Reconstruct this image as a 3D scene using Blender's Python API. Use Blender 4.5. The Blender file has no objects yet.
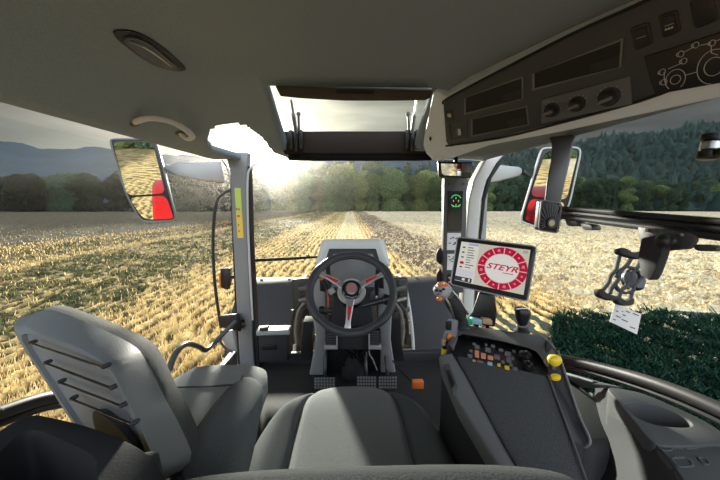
import bpy, bmesh, math, random
import numpy as np
from mathutils import Vector, Matrix, noise
random.seed(7)
rng = np.random.default_rng(7)
SC = bpy.context.scene
COL = SC.collection
PI = math.pi
# ------------------------------------------------------------------ camera
E = 2.75                       # eye height above the field; cab floor is 1.12 lower
PITCH = math.radians(6.5); YAW = math.radians(-1.9); FPX = 300.0
cam_d = bpy.data.cameras.new('camera'); cam = bpy.data.objects.new('camera', cam_d); COL.objects.link(cam)
cam.location = (0, 0, E); cam.rotation_euler = (PI/2 - PITCH, 0, YAW)
cam_d.sensor_width = 36; cam_d.lens = 36*FPX/720; cam_d.clip_start = 0.02; cam_d.clip_end = 9000
SC.camera = cam
R3 = Matrix.Rotation(YAW, 3, 'Z') @ Matrix.Rotation(PI/2 - PITCH, 3, 'X')
O = Vector((0, 0, E))
def ray(px, py): return R3 @ Vector(((px-360)/FPX, (240-py)/FPX, -1))
def PY(px, py, Y): d = ray(px, py); return O + d*(Y/d.y)
def PX(px, py, X): d = ray(px, py); return O + d*(X/d.x)
def PZ(px, py, z): d = ray(px, py); return O + d*(z/d.z)        # z relative to the eye
def PT(px, py, t): return O + ray(px, py)*t
def PN(px, py, pt, n): d = ray(px, py); return O + d*((pt-O).dot(n)/d.dot(n))
def V(x, y, z): return Vector((x, y, E+z))                       # z relative to the eye
def plane3(a, b, c):
    n = (b-a).cross(c-a).normalized()
    if n.dot(O-a) < 0: n = -n
    return a, n                                                  # normal faces the eye
# ------------------------------------------------------------------ materials
def newmat(name):
    m = bpy.data.materials.new(name); m.use_nodes = True
    nt = m.node_tree; b = nt.nodes['Principled BSDF']; return m, nt, b
def N(nt, typ, **kw):
    n = nt.nodes.new(typ)
    for k, v in kw.items():
        if k in n.inputs: n.inputs[k].default_value = v
        else: setattr(n, k, v)
    return n
def mat(name, col, rough=.5, metal=0, bump=0, scale=200, var=0, spec=.5, coat=0, emit=None, trans=0, vscale=None):
    m, nt, b = newmat(name)
    b.inputs['Base Color'].default_value = (*col, 1); b.inputs['Roughness'].default_value = rough
    b.inputs['Metallic'].default_value = metal; b.inputs['Specular IOR Level'].default_value = spec
    b.inputs['Coat Weight'].default_value = coat
    if trans: b.inputs['Transmission Weight'].default_value = trans
    if emit:
        b.inputs['Emission Color'].default_value = (*emit[0], 1); b.inputs['Emission Strength'].default_value = emit[1]
    tc = N(nt, 'ShaderNodeTexCoord')
    if bump:
        no = N(nt, 'ShaderNodeTexNoise'); no.inputs['Scale'].default_value = scale; no.inputs['Detail'].default_value = 3
        nt.links.new(tc.outputs['Object'], no.inputs['Vector'])
        bu = N(nt, 'ShaderNodeBump'); bu.inputs['Strength'].default_value = bump; bu.inputs['Distance'].default_value = .002
        nt.links.new(no.outputs['Fac'], bu.inputs['Height']); nt.links.new(bu.outputs['Normal'], b.inputs['Normal'])
    if var:
        no = N(nt, 'ShaderNodeTexNoise'); no.inputs['Scale'].default_value = vscale or scale; no.inputs['Detail'].default_value = 4
        nt.links.new(tc.outputs['Object'], no.inputs['Vector'])
        r = N(nt, 'ShaderNodeValToRGB'); e = r.color_ramp.elements
        e[0].position = .3; e[0].color = (*[c*(1-var) for c in col], 1); e[1].position = .7; e[1].color = (*[min(1, c*(1+var)) for c in col], 1)
        nt.links.new(no.outputs['Fac'], r.inputs['Fac']); nt.links.new(r.outputs['Color'], b.inputs['Base Color'])
    return m
M = {}
M['headliner'] = mat('headliner', (.25, .305, .345), .95, bump=.5, scale=260, var=.10, spec=.15)
M['fabric'] = mat('fabric', (.13, .145, .15), .95, bump=.6, scale=420, var=.16, spec=.15)
M['fabric_light'] = mat('fabric_light', (.24, .255, .26), .95, bump=.6, scale=420, var=.14, spec=.15)
M['fabric_dark'] = mat('fabric_dark', (.075, .078, .08), .95, bump=.8, scale=500, var=.3, spec=.2)
M['plastic'] = mat('plastic', (.034, .035, .037), .6, bump=.25, scale=500, spec=.3)
M['plastic_mid'] = mat('plastic_mid', (.085, .085, .085), .5, bump=.25, scale=500)
M['plastic_grey'] = mat('plastic_grey', (.17, .175, .18), .5, bump=.2, scale=500)
M['plastic_light'] = mat('plastic_light', (.36, .37, .375), .5, bump=.15, scale=500)
M['plastic_pale'] = mat('plastic_pale', (.6, .6, .58), .4)
M['black'] = mat('black', (.014, .014, .015), .35)
M['black_gloss'] = mat('black_gloss', (.01, .01, .011), .12)
M['slot'] = mat('slot', (.006, .006, .006), .6)
M['rubber'] = mat('rubber', (.022, .022, .022), .8, bump=.4, scale=300)
M['floor_mat'] = mat('floor_mat', (.018, .018, .019), .85, bump=.8, scale=120, var=.3)
M['metal'] = mat('metal', (.6, .6, .6), .3, metal=1)
M['metal_dark'] = mat('metal_dark', (.2, .2, .2), .4, metal=1)
M['steel_paint'] = mat('steel_paint', (.23, .235, .24), .4, coat=.2)
M['red_paint'] = mat('red_paint', (.36, .008, .008), .6, spec=.2)
M['red'] = mat('red', (.65, .02, .015), .35, coat=.5)
M['orange'] = mat('orange', (.85, .2, .04), .4)
M['salmon'] = mat('salmon', (.85, .33, .18), .5)
M['yellow'] = mat('yellow', (.85, .6, .03), .4)
M['green'] = mat('green', (.05, .5, .2), .4)
M['cyan'] = mat('cyan', (.3, .6, .65), .4)
M['tan'] = mat('tan', (.6, .36, .2), .5)
M['white'] = mat('white', (.8, .8, .78), .5)
M['line'] = mat('line', (.5, .5, .5), .6)
M['ink'] = mat('ink', (.03, .03, .03), .6)
M['mirror'] = mat('mirror', (.8, .82, .8), .015, metal=1)
M['leather'] = mat('leather', (.05, .051, .053), .4, bump=.5, scale=350)
M['bark'] = mat('bark', (.09, .065, .045), .9, bump=.5, scale=8)
def glass_mat(name, tint=(.96, .98, .97), gl=.05):
    m = bpy.data.materials.new(name); m.use_nodes = True; nt = m.node_tree; nt.nodes.clear()
    o = N(nt, 'ShaderNodeOutputMaterial'); t = N(nt, 'ShaderNodeBsdfTransparent'); g = N(nt, 'ShaderNodeBsdfGlossy'); mx = N(nt, 'ShaderNodeMixShader')
    t.inputs['Color'].default_value = (*tint, 1); g.inputs['Roughness'].default_value = .02; g.inputs['Color'].default_value = (1, 1, 1, 1)
    mx.inputs['Fac'].default_value = gl
    nt.links.new(t.outputs[0], mx.inputs[1]); nt.links.new(g.outputs[0], mx.inputs[2]); nt.links.new(mx.outputs[0], o.inputs['Surface'])
    return m
M['glass'] = glass_mat('glass', gl=.003)
M['lens'] = glass_mat('lens', (.75, .77, .77), .12)
# ------------------------------------------------------------------ object helpers
ORG = {}
def tag(o, label=None, cat=None, group=None, kind=None):
    if label: o['label'] = label
    if cat: o['category'] = cat
    if group: o['group'] = group
    if kind: o['kind'] = kind
    return o
def thing(name, loc, label, cat, group=None):
    o = bpy.data.objects.new(name, None); COL.objects.link(o); o.location = loc; o.empty_display_size = .05
    ORG[o.name] = Vector(loc); return tag(o, label, cat, group)
def obj(name, bm, m, parent=None, bevel=0, seg=2, sub=0, smooth=True, ang=35, recalc=True, label=None):
    if recalc: bmesh.ops.recalc_face_normals(bm, faces=bm.faces[:])
    me = bpy.data.meshes.new(name)
    if parent is not None: org = ORG[parent.name]
    else:
        xs = [v.co for v in bm.verts]
        org = Vector(((min(v.x for v in xs)+max(v.x for v in xs))/2, (min(v.y for v in xs)+max(v.y for v in xs))/2, min(v.z for v in xs)))
    bmesh.ops.translate(bm, verts=bm.verts[:], vec=-org)
    if smooth:
        ca = math.radians(ang)
        for f in bm.faces: f.smooth = True
        for e in bm.edges:
            if len(e.link_faces) == 2 and e.calc_face_angle(0) > ca and not bevel: e.smooth = False
    bm.to_mesh(me); bm.free()
    o = bpy.data.objects.new(name, me); COL.objects.link(o)
    for mm in (m if isinstance(m, (list, tuple)) else [m]): me.materials.append(mm)
    ORG[o.name] = org
    if parent is not None: o.parent = parent
    else: o.location = org
    if bevel:
        b = o.modifiers.new('bevel', 'BEVEL'); b.width = bevel; b.segments = seg; b.limit_method = 'ANGLE'; b.angle_limit = math.radians(30); b.harden_normals = False
    if sub:
        s = o.modifiers.new('sub', 'SUBSURF'); s.levels = sub; s.render_levels = sub
    if label: o['label'] = label
    return o
def struct(name, bm, m, **k):
    o = obj(name, bm, m, **k); o['kind'] = 'structure'; return o
def B(): return bmesh.new()
def prism(bm, poly, off, mi=0):
    a = [bm.verts.new(p) for p in poly]; b = [bm.verts.new(Vector(p)+off) for p in poly]; n = len(a)
    fs = [bm.faces.new(a), bm.faces.new(b[::-1])]
    for i in range(n): fs.append(bm.faces.new((a[i], b[i], b[(i+1) % n], a[(i+1) % n])))
    for f in fs: f.material_index = mi
    return bm
def prism2(bm, A, Bp, mi=0):
    a = [bm.verts.new(p) for p in A]; b = [bm.verts.new(p) for p in Bp]; n = len(a)
    fs = [bm.faces.new(a), bm.faces.new(b[::-1])]
    for i in range(n): fs.append(bm.faces.new((a[i], b[i], b[(i+1) % n], a[(i+1) % n])))
    for f in fs: f.material_index = mi
    return bm
def box(bm, c, s, rot=None, mi=0):
    vs = []
    for x in (-.5, .5):
        for y in (-.5, .5):
            for z in (-.5, .5):
                p = Vector((x*s[0], y*s[1], z*s[2]))
                if rot: p = rot @ p
                vs.append(bm.verts.new(Vector(c)+p))
    for q in ((0, 1, 3, 2), (4, 6, 7, 5), (0, 4, 5, 1), (2, 3, 7, 6), (0, 2, 6, 4), (1, 5, 7, 3)):
        bm.faces.new([vs[i] for i in q]).material_index = mi
    return bm
def frame(ax):
    ax = Vector(ax).normalized(); up = Vector((0, 0, 1)) if abs(ax.z) < .9 else Vector((1, 0, 0))
    u = ax.cross(up).normalized(); return u, ax.cross(u).normalized()
def catmull(pts, k=6, closed=False):
    pts = [Vector(p) for p in pts]; n = len(pts); out = []
    rngi = range(n) if closed else range(n-1)
    for i in rngi:
        p0 = pts[(i-1) % n] if closed or i > 0 else pts[0]; p1 = pts[i]; p2 = pts[(i+1) % n]
        p3 = pts[(i+2) % n] if closed or i+2 < n else pts[-1]
        for j in range(k):
            t = j/k
            out.append(.5*((2*p1)+(p2-p0)*t+(2*p0-5*p1+4*p2-p3)*t*t+(3*p1-p0-3*p2+p3)*t**3))
    if not closed: out.append(pts[-1])
    return out
def tube(bm, pts, r, seg=10, k=0, closed=False, flat=1.0, up=None, caps=True, mi=0):
    if k: pts = catmull(pts, k, closed)
    pts = [Vector(p) for p in pts]; n = len(pts); rs = r if isinstance(r, (list, tuple)) else None
    rings = []; prev = None
    for i, p in enumerate(pts):
        a = pts[(i-1) % n] if closed or i > 0 else p; b = pts[(i+1) % n] if closed or i < n-1 else p
        t = (b-a).normalized()
        if prev is None:
            u = up.cross(t).normalized() if up is not None else frame(t)[0]
        else:
            u = (prev - t*prev.dot(t)).normalized() if up is None else up.cross(t).normalized()
        prev = u; w = t.cross(u)
        rr = (rs[min(len(rs)-1, int(i*len(rs)/n))] if rs and len(rs) != n else (rs[i] if rs else r))
        rings.append([bm.verts.new(p + u*rr*math.cos(2*PI*j/seg) + w*rr*flat*math.sin(2*PI*j/seg)) for j in range(seg)])
    m = n if closed else n-1
    for i in range(m):
        A = rings[i]; C = rings[(i+1) % n]
        for j in range(seg): bm.faces.new((A[j], A[(j+1) % seg], C[(j+1) % seg], C[j])).material_index = mi
    if caps and not closed:
        bm.faces.new(rings[0][::-1]).material_index = mi; bm.faces.new(rings[-1]).material_index = mi
    return bm
def lathe(bm, prof, o, ax, seg=24, mi=0, sx=1.0, u=None):
    ax = Vector(ax).normalized()
    if u is None: u, w = frame(ax)
    else: u = Vector(u).normalized(); w = ax.cross(u).normalized()
    rings = []
    for r, h in prof:
        if r < 1e-6: rings.append([bm.verts.new(Vector(o)+ax*h)])
        else: rings.append([bm.verts.new(Vector(o)+ax*h+u*r*sx*math.cos(2*PI*j/seg)+w*r*math.sin(2*PI*j/seg)) for j in range(seg)])
    for A, C in zip(rings, rings[1:]):
        for j in range(seg):
            k = (j+1) % seg
            if len(A) == 1 and len(C) == 1: continue
            if len(A) == 1: f = bm.faces.new((A[0], C[k], C[j]))
            elif len(C) == 1: f = bm.faces.new((A[j], A[k], C[0]))
            else: f = bm.faces.new((A[j], A[k], C[k], C[j]))
            f.material_index = mi
    if len(rings[0]) > 1: bm.faces.new(rings[0][::-1]).material_index = mi
    if len(rings[-1]) > 1: bm.faces.new(rings[-1]).material_index = mi
    return bm
def rod(bm, a, b, r, seg=10, mi=0):
    return tube(bm, [a, b], r, seg, mi=mi)
def ball(bm, c, r, s=(1, 1, 1), sub=2):
    q = bmesh.ops.create_icosphere(bm, subdivisions=sub, radius=r)
    for v in q['verts']: v.co = Vector((v.co.x*s[0], v.co.y*s[1], v.co.z*s[2])) + Vector(c)
    return bm
def loft(bm, rings, caps=True, closed=True, mi=0):
    R = [[bm.verts.new(p) for p in r] for r in rings]; n = len(R[0])
    for A, C in zip(R, R[1:]):
        for j in range(n if closed else n-1):
            k = (j+1) % n; bm.faces.new((A[j], A[k], C[k], C[j])).material_index = mi
    if caps: bm.faces.new(R[0][::-1]).material_index = mi; bm.faces.new(R[-1]).material_index = mi
    return bm
def sering(c, u, w, e=3.0, n=32):
    """super-ellipse ring: centre, half axis vectors, exponent"""
    out = []
    for j in range(n):
        a = 2*PI*j/n; cx = math.cos(a); sy = math.sin(a)
        out.append(Vector(c) + Vector(u)*math.copysign(abs(cx)**(2/e), cx) + Vector(w)*math.copysign(abs(sy)**(2/e), sy))
    return out
def rquad(pts, r, k=4):
    """round the corners of a polygon (3d points)"""
    pts = [Vector(p) for p in pts]; n = len(pts); out = []
    for i in range(n):
        p = pts[i]; a = pts[i-1]-p; b = pts[(i+1) % n]-p
        ra = min(r, a.length*.48); rb = min(r, b.length*.48)
        A = p+a.normalized()*ra; Bq = p+b.normalized()*rb
        for j in range(k+1):
            t = j/k; out.append(A*(1-t)**2+p*2*t*(1-t)+Bq*t*t)
    return out
def text_bm(bm, s, origin, ux, uy, size, shear=0, depth=.0006, mi=0, bold=0):
    c = bpy.data.curves.new('t', 'FONT'); c.body = s; c.size = 1; c.align_x = 'CENTER'; c.align_y = 'CENTER'; c.shear = shear; c.extrude = 0; c.offset = bold
    o = bpy.data.objects.new('t', c); COL.objects.link(o); bpy.context.view_layer.update()
    me = bpy.data.meshes.new_from_object(o.evaluated_get(bpy.context.evaluated_depsgraph_get()))
    n = Vector(ux).cross(Vector(uy)).normalized()
    vs = [bm.verts.new(Vector(origin)+Vector(ux)*v.co.x*size+Vector(uy)*v.co.y*size + n*depth) for v in me.vertices]
    for p in me.polygons:
        try: bm.faces.new([vs[i] for i in p.vertices]).material_index = mi
        except ValueError: pass
    bpy.data.objects.remove(o); bpy.data.curves.remove(c); bpy.data.meshes.remove(me)
    return bm
def copy_tree(o, parent=None):
    c = o.copy(); COL.objects.link(c); c.parent = parent
    for ch in [x for x in o.children]: copy_tree(ch, c)
    return c
# ------------------------------------------------------------------ sky and sun
SUND = ray(262, 149).normalized()
def world():
    w = bpy.data.worlds.new('sky'); SC.world = w; w.use_nodes = True; nt = w.node_tree; nt.nodes.clear(); L = nt.links.new
    out = N(nt, 'ShaderNodeOutputWorld'); bg = N(nt, 'ShaderNodeBackground'); L(bg.outputs[0], out.inputs[0])
    tc = N(nt, 'ShaderNodeTexCoord'); nrm = N(nt, 'ShaderNodeVectorMath', operation='NORMALIZE'); L(tc.outputs['Generated'], nrm.inputs[0])
    dot = N(nt, 'ShaderNodeVectorMath', operation='DOT_PRODUCT'); L(nrm.outputs[0], dot.inputs[0]); dot.inputs[1].default_value = SUND
    base = N(nt, 'ShaderNodeValToRGB'); e = base.color_ramp.elements; mr = N(nt, 'ShaderNodeMapRange'); mr.inputs['From Min'].default_value = -1
    L(dot.outputs['Value'], mr.inputs['Value']); L(mr.outputs[0], base.inputs['Fac'])
    e[0].position = 0; e[0].color = (2.6, 2.8, 3.2, 1)  # sky behind the cab made brighter than the front as added interior fill
    e[1].position = 1; e[1].color = (1.1, 1.0, .75, 1)
    for p, c in ((.40, (2.1, 2.3, 2.6)), (.55, (.3, .3, .27)), (.72, (.105, .108, .09)), (.84, (.09, .09, .075)), (.93, (.25, .243, .20)), (.975, (.50, .485, .40))):
        q = e.new(p); q.color = (*c, 1)
    # cloud streaks
    mp = N(nt, 'ShaderNodeMapping'); mp.inputs['Scale'].default_value = (1.2, 1.2, 9); L(nrm.outputs[0], mp.inputs['Vector'])
    no = N(nt, 'ShaderNodeTexNoise'); no.inputs['Scale'].default_value = 1.6; no.inputs['Detail'].default_value = 6; no.inputs['Distortion'].default_value = .4; L(mp.outputs[0], no.inputs['Vector'])
    cr = N(nt, 'ShaderNodeMapRange'); cr.inputs['From Min'].default_value = .3; cr.inputs['From Max'].default_value = .7; cr.inputs['To Min'].default_value = .62; cr.inputs['To Max'].default_value = 1.4
    L(no.outputs['Fac'], cr.inputs['Value'])
    mul = N(nt, 'ShaderNodeVectorMath', operation='SCALE'); L(base.outputs['Color'], mul.inputs[0]); L(cr.outputs[0], mul.inputs['Scale'])
    def glow(power, amp, col):
        m0 = N(nt, 'ShaderNodeMath', operation='MAXIMUM'); m0.inputs[1].default_value = 0; L(dot.outputs['Value'], m0.inputs[0])
        p = N(nt, 'ShaderNodeMath', operation='POWER'); L(m0.outputs[0], p.inputs[0]); p.inputs[1].default_value = power
        s = N(nt, 'ShaderNodeVectorMath', operation='SCALE'); s.inputs[0].default_value = col; L(p.outputs[0], s.inputs['Scale'])
        s2 = N(nt, 'ShaderNodeVectorMath', operation='SCALE'); L(s.outputs[0], s2.inputs[0]); s2.inputs['Scale'].default_value = amp; return s2
    cur = mul
    for g in (glow(60, .55, (1, .93, .72)), glow(350, 7, (1, .95, .8)), glow(6000, 25, (1, .97, .9))):
        a = N(nt, 'ShaderNodeVectorMath', operation='ADD'); L(cur.outputs[0], a.inputs[0]); L(g.outputs[0], a.inputs[1]); cur = a
    L(cur.outputs[0], bg.inputs['Color']); bg.inputs['Strength'].default_value = 1.0
world()
sl = bpy.data.lights.new('sun', 'SUN'); sl.energy = 13; sl.angle = math.radians(2.5); sl.color = (1, .95, .84)
so = bpy.data.objects.new('sun', sl); COL.objects.link(so); so.rotation_euler = SUND.to_track_quat('Z', 'Y').to_euler(); so.location = (0, 0, 30)
SC.view_settings.view_transform = 'Standard'; SC.view_settings.look = 'None'; SC.view_settings.gamma = 1; SC.view_settings.use_curve_mapping = False
SC.view_settings.exposure = 0.0
SC.cycles.use_denoising = True; SC.cycles.max_bounces = 10; SC.cycles.transparent_max_bounces = 24; SC.cycles.sample_clamp_indirect = 6
try: SC.cycles.denoising_prefilter = 'ACCURATE'
except Exception: pass
# ------------------------------------------------------------------ the field
def fbm(x, y, s, o=0, octv=4):
    """cheap value noise with numpy"""
    out = np.zeros_like(x); amp = 1; tot = 0
    for k in range(octv):
        f = s*2**k; X = x*f+o+17.3*k; Yv = y*f-o*1.7+5.1*k
        xi = np.floor(X).astype(np.int64); yi = np.floor(Yv).astype(np.int64); fx = X-xi; fy = Yv-yi
        fx = fx*fx*(3-2*fx); fy = fy*fy*(3-2*fy)
        def h(a, b):
            q = (a*374761393+b*668265263) & 0xffffffff; q = ((q ^ (q >> 13))*1274126177) & 0xffffffff; return ((q ^ (q >> 16)) & 0xffff)/65535.
        v = (h(xi, yi)*(1-fx)+h(xi+1, yi)*fx)*(1-fy)+(h(xi, yi+1)*(1-fx)+h(xi+1, yi+1)*fx)*fy
        out += amp*v; tot += amp; amp *= .55
    return out/tot
ROW = .36
def sstep(a, b, x): t = np.clip((x-a)/(b-a), 0, 1); return t*t*(3-2*t)
def zones(x, y):
    """weights: stubble rows, clods, weeds, loose straw"""
    wob = (fbm(x, y, .12, 3)-.5)*3
    X = x+wob
    clod = sstep(1.8, 2.6, X)*(1-sstep(5.5, 7, X))*sstep(8, 14, y)
    weed = sstep(-15, -13.5, X)*(1-sstep(-7.5, -5.2, X)) + .7*sstep(-21, -19, X)*(1-sstep(-16.5, -15, X))
    weed = weed + .5*sstep(-5.2, -4.2, X)*(1-sstep(-3.6, -2.8, X))*sstep(12, 20, y)
    straw = sstep(4.5, 6.5, X)*(1-clod)
    straw = np.maximum(straw, 1-sstep(-24, -22, X))
    return clod, np.clip(weed, 0, 1), straw
def height(x, y):
    clod, weed, straw = zones(x, y); r = np.hypot(x, y)
    ph = x/ROW + (fbm(x, y, .5, 9)-.5)*.7 + (fbm(x, y, 2.6, 19, 2)-.5)*.9
    row = np.maximum(0, np.cos(2*PI*ph))**.7
    rowb = row*(.55+.9*fbm(x, y*.7, 3.5, 1, 2))
    n = fbm(x, y, 2.2, 5); n2 = fbm(x, y, 7, 8, 3)
    lump = sstep(.48, .72, n)*.5+sstep(.5, .75, n2)*.5
    h = (1-clod)*(1-straw)*(rowb*.07+n2*.09)+clod*(.26*lump)+straw*(.16*lump+.03*rowb)+weed*.06*n
    fade = np.clip(1.2-r/140, 0, 1)
    return h*fade - .05
def grid_mesh(name, X, Yv, Z, mats, smooth=True):
    nr, nc = X.shape; co = np.stack([X, Yv, Z], -1).reshape(-1, 3).astype(np.float32)
    i = np.arange(nr*nc).reshape(nr, nc); q = np.stack([i[:-1, :-1], i[:-1, 1:], i[1:, 1:], i[1:, :-1]], -1).reshape(-1, 4)
    me = bpy.data.meshes.new(name); me.vertices.add(len(co)); me.vertices.foreach_set('co', co.ravel())
    me.loops.add(q.size); me.loops.foreach_set('vertex_index', q.ravel().astype(np.int32))
    me.polygons.add(len(q)); me.polygons.foreach_set('loop_start', np.arange(0, q.size, 4, dtype=np.int32))
    me.polygons.foreach_set('use_smooth', np.full(len(q), smooth)); me.update(calc_edges=True)
    for m in mats: me.materials.append(m)
    o = bpy.data.objects.new(name, me); COL.objects.link(o); return o
def field_mat():
    m, nt, b = newmat('field'); L = nt.links.new; b.inputs['Roughness'].default_value = .95; b.inputs['Specular IOR Level'].default_value = .1
    at = N(nt, 'ShaderNodeAttribute'); at.attribute_name = 'tone'; geo = N(nt, 'ShaderNodeNewGeometry')
    no = N(nt, 'ShaderNodeTexNoise'); no.inputs['Scale'].default_value = 9; no.inputs['Detail'].default_value = 6; no.inputs['Roughness'].default_value = .7; L(geo.outputs['Position'], no.inputs['Vector'])
    r = N(nt, 'ShaderNodeMapRange'); r.inputs['From Min'].default_value = .3; r.inputs['From Max'].default_value = .7; r.inputs['To Min'].default_value = .55; r.inputs['To Max'].default_value = 1.4; L(no.outputs['Fac'], r.inputs['Value'])
    s = N(nt, 'ShaderNodeVectorMath', operation='SCALE'); L(at.outputs['Color'], s.inputs[0]); L(r.outputs[0], s.inputs['Scale']); L(s.outputs[0], b.inputs['Base Color'])
    bu = N(nt, 'ShaderNodeBump'); bu.inputs['Strength'].default_value = .6; bu.inputs['Distance'].default_value = .04; L(no.outputs['Fac'], bu.inputs['Height']); L(bu.outputs[0], b.inputs['Normal'])
    return m
def tones(x, y, h):
    clod, weed, straw = zones(x, y)
    ph = x/ROW + (fbm(x, y, .5, 9)-.5)*.7 + (fbm(x, y, 2.6, 19, 2)-.5)*.9
    row = np.cos(2*PI*ph)*.5+.5
    n = fbm(x, y, 1.3, 31); n2 = fbm(x, y, 5, 13, 3); big = fbm(x, y, .08, 2)
    soil = np.array([.085, .06, .032]); gold = np.array([.78, .56, .24]); pale = np.array([.74, .64, .43]); grn = np.array([.045, .05, .026]); brown = np.array([.19, .13, .085])
    def mix(a, b, t): return a*(1-t[..., None])+b*t[..., None]
    t = sstep(.3, .7, row*.62+n2*.75-.2)
    c = mix(np.broadcast_to(soil, x.shape+(3,)), gold, t)
    mid = 1-sstep(.6, 1.6, np.abs(x)); trk = np.exp(-((np.abs(x)-.95)/.3)**2)
    c = mix(c, pale, np.clip(mid*.5+trk*.3, 0, 1))
    ts = sstep(.28, .55, n2*.6+n*.45)
    c = mix(c, mix(np.broadcast_to(brown*1.5, x.shape+(3,)), pale, ts), straw)
    tk = sstep(.5, .68, n2)
    c = mix(c, mix(np.broadcast_to(brown, x.shape+(3,)), pale, tk*.7), clod)
    c = mix(c, mix(np.broadcast_to(grn, x.shape+(3,)), gold*.7, sstep(.5, .7, n2)*.55), np.clip(weed*(.45+.9*sstep(.35, .6, n)), 0, 1)*.95)
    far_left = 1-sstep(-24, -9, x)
    c = c*(1-.82*far_left)[..., None]*(1+.22*sstep(-8, -5, x)*(1-sstep(2, 3, x)))[..., None]  # left vignette darkening and sunward brightening put into the field colour
    c = c*(.95+.25*big)[..., None]
    return np.clip(c, 0, 1)
th = np.concatenate([np.linspace(-.62, PI+.62, 1500), np.linspace(PI+.62, 2*PI-.62, 200)[1:]])
rr = np.concatenate([[.5, 1.2, 2.0, 2.7], np.geomspace(3.2, 220, 560), [400, 900, 3000, 6000]])
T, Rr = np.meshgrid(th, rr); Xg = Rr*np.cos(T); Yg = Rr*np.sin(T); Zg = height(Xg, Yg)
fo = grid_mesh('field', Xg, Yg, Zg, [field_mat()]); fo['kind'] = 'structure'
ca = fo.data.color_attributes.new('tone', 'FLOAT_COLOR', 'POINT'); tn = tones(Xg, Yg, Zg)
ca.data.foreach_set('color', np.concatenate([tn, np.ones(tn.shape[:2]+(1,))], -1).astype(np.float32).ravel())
# stubble stalks and loose straw: slim blades standing in the rows
def blades(name, x, y, hgt, wid, lean, cols, label, cat):
    n = len(x); z = height(x, y); a = rng.uniform(0, 2*PI, n); dx = np.cos(a)*wid; dy = np.sin(a)*wid
    la = rng.uniform(0, 2*PI, n); lx = np.cos(la)*hgt*lean; ly = np.sin(la)*hgt*lean
    p0 = np.stack([x-dx, y-dy, z-.02], -1); p1 = np.stack([x+dx, y+dy, z-.02], -1); p2 = np.stack([x+lx+dx*.5, y+ly+dy*.5, z+hgt], -1); p3 = np.stack([x+lx-dx*.5, y+ly-dy*.5, z+hgt], -1)
    co = np.stack([p0, p1, p2, p3], 1).reshape(-1, 3).astype(np.float32)
    me = bpy.data.meshes.new(name); me.vertices.add(len(co)); me.vertices.foreach_set('co', co.ravel()); me.loops.add(n*4); me.loops.foreach_set('vertex_index', np.arange(n*4, dtype=np.int32))
    me.polygons.add(n); me.polygons.foreach_set('loop_start', np.arange(0, n*4, 4, dtype=np.int32)); me.update(calc_edges=True)
    me.materials.append(cols); o = bpy.data.objects.new(name, me); COL.objects.link(o); return tag(o, label, cat, kind='stuff')
def blade_mat(name, c1, c2):
    m = bpy.data.materials.new(name); m.use_nodes = True; nt = m.node_tree; nt.nodes.clear(); L = nt.links.new
    o = N(nt, 'ShaderNodeOutputMaterial'); d = N(nt, 'ShaderNodeBsdfDiffuse'); t = N(nt, 'ShaderNodeBsdfTranslucent'); mx = N(nt, 'ShaderNodeMixShader'); mx.inputs[0].default_value = .45
    g = N(nt, 'ShaderNodeNewGeometry'); r = N(nt, 'ShaderNodeValToRGB'); r.color_ramp.elements[0].color = (*c1, 1); r.color_ramp.elements[1].color = (*c2, 1)
    L(g.outputs['Random Per Island'], r.inputs[0]); L(r.outputs[0], d.inputs[0]); L(r.outputs[0], t.inputs[0]); L(d.outputs[0], mx.inputs[1]); L(t.outputs[0], mx.inputs[2]); L(mx.outputs[0], o.inputs[0]); return m
def polar(n, a0, a1, r0, r1, p=1.6):
    a = rng.uniform(a0, a1, n); u = rng.uniform(0, 1, n); r = r0*(r1/r0)**u; return r*np.cos(a), r*np.sin(a)
x, y = polar(190000, -.2, PI+.25, 3.2, 60)
k = np.round(x/ROW + (fbm(x, y, .5, 9)-.5)*.7); xs = (k-(fbm(x, y, .5, 9)-.5)*.7)*ROW + rng.normal(0, .07, len(x))
c_, w_, s_ = zones(xs, y); keep = (rng.uniform(0, 1, len(x)) > np.maximum(c_*.9, s_*.85)) & (rng.uniform(0, 1, len(x)) > w_*.85) & ~((xs > 3) & (y < 7.4))
xs = xs[keep]; y = y[keep]; n = len(xs); rad = np.hypot(xs, y)
blades('stubble', xs, y, rng.uniform(.05, .13, n), np.clip(rad*.0009, .003, .03), .35, blade_mat('stalk', (.34, .24, .10), (.88, .66, .33)), 'golden stubble stalks standing in rows across the harvested field', 'stubble')
x, y = polar(90000, -.25, PI/2+.1, 3.2, 60); c_, w_, s_ = zones(x, y)
keep = (rng.uniform(0, 1, len(x)) < np.maximum(s_, c_*.4)*1.0) & ~((x > 3) & (y < 7.6)); x = x[keep]; y = y[keep]; n = len(x); rad = np.hypot(x, y)
blades('loose_straw', x, y, rng.uniform(.01, .09, n), np.clip(rad*.0022, .008, .06), 1.6, blade_mat('straw', (.42, .33, .18), (.88, .75, .5)), 'pale loose straw and chaff strewn on the field right of the cab', 'straw')
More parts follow.
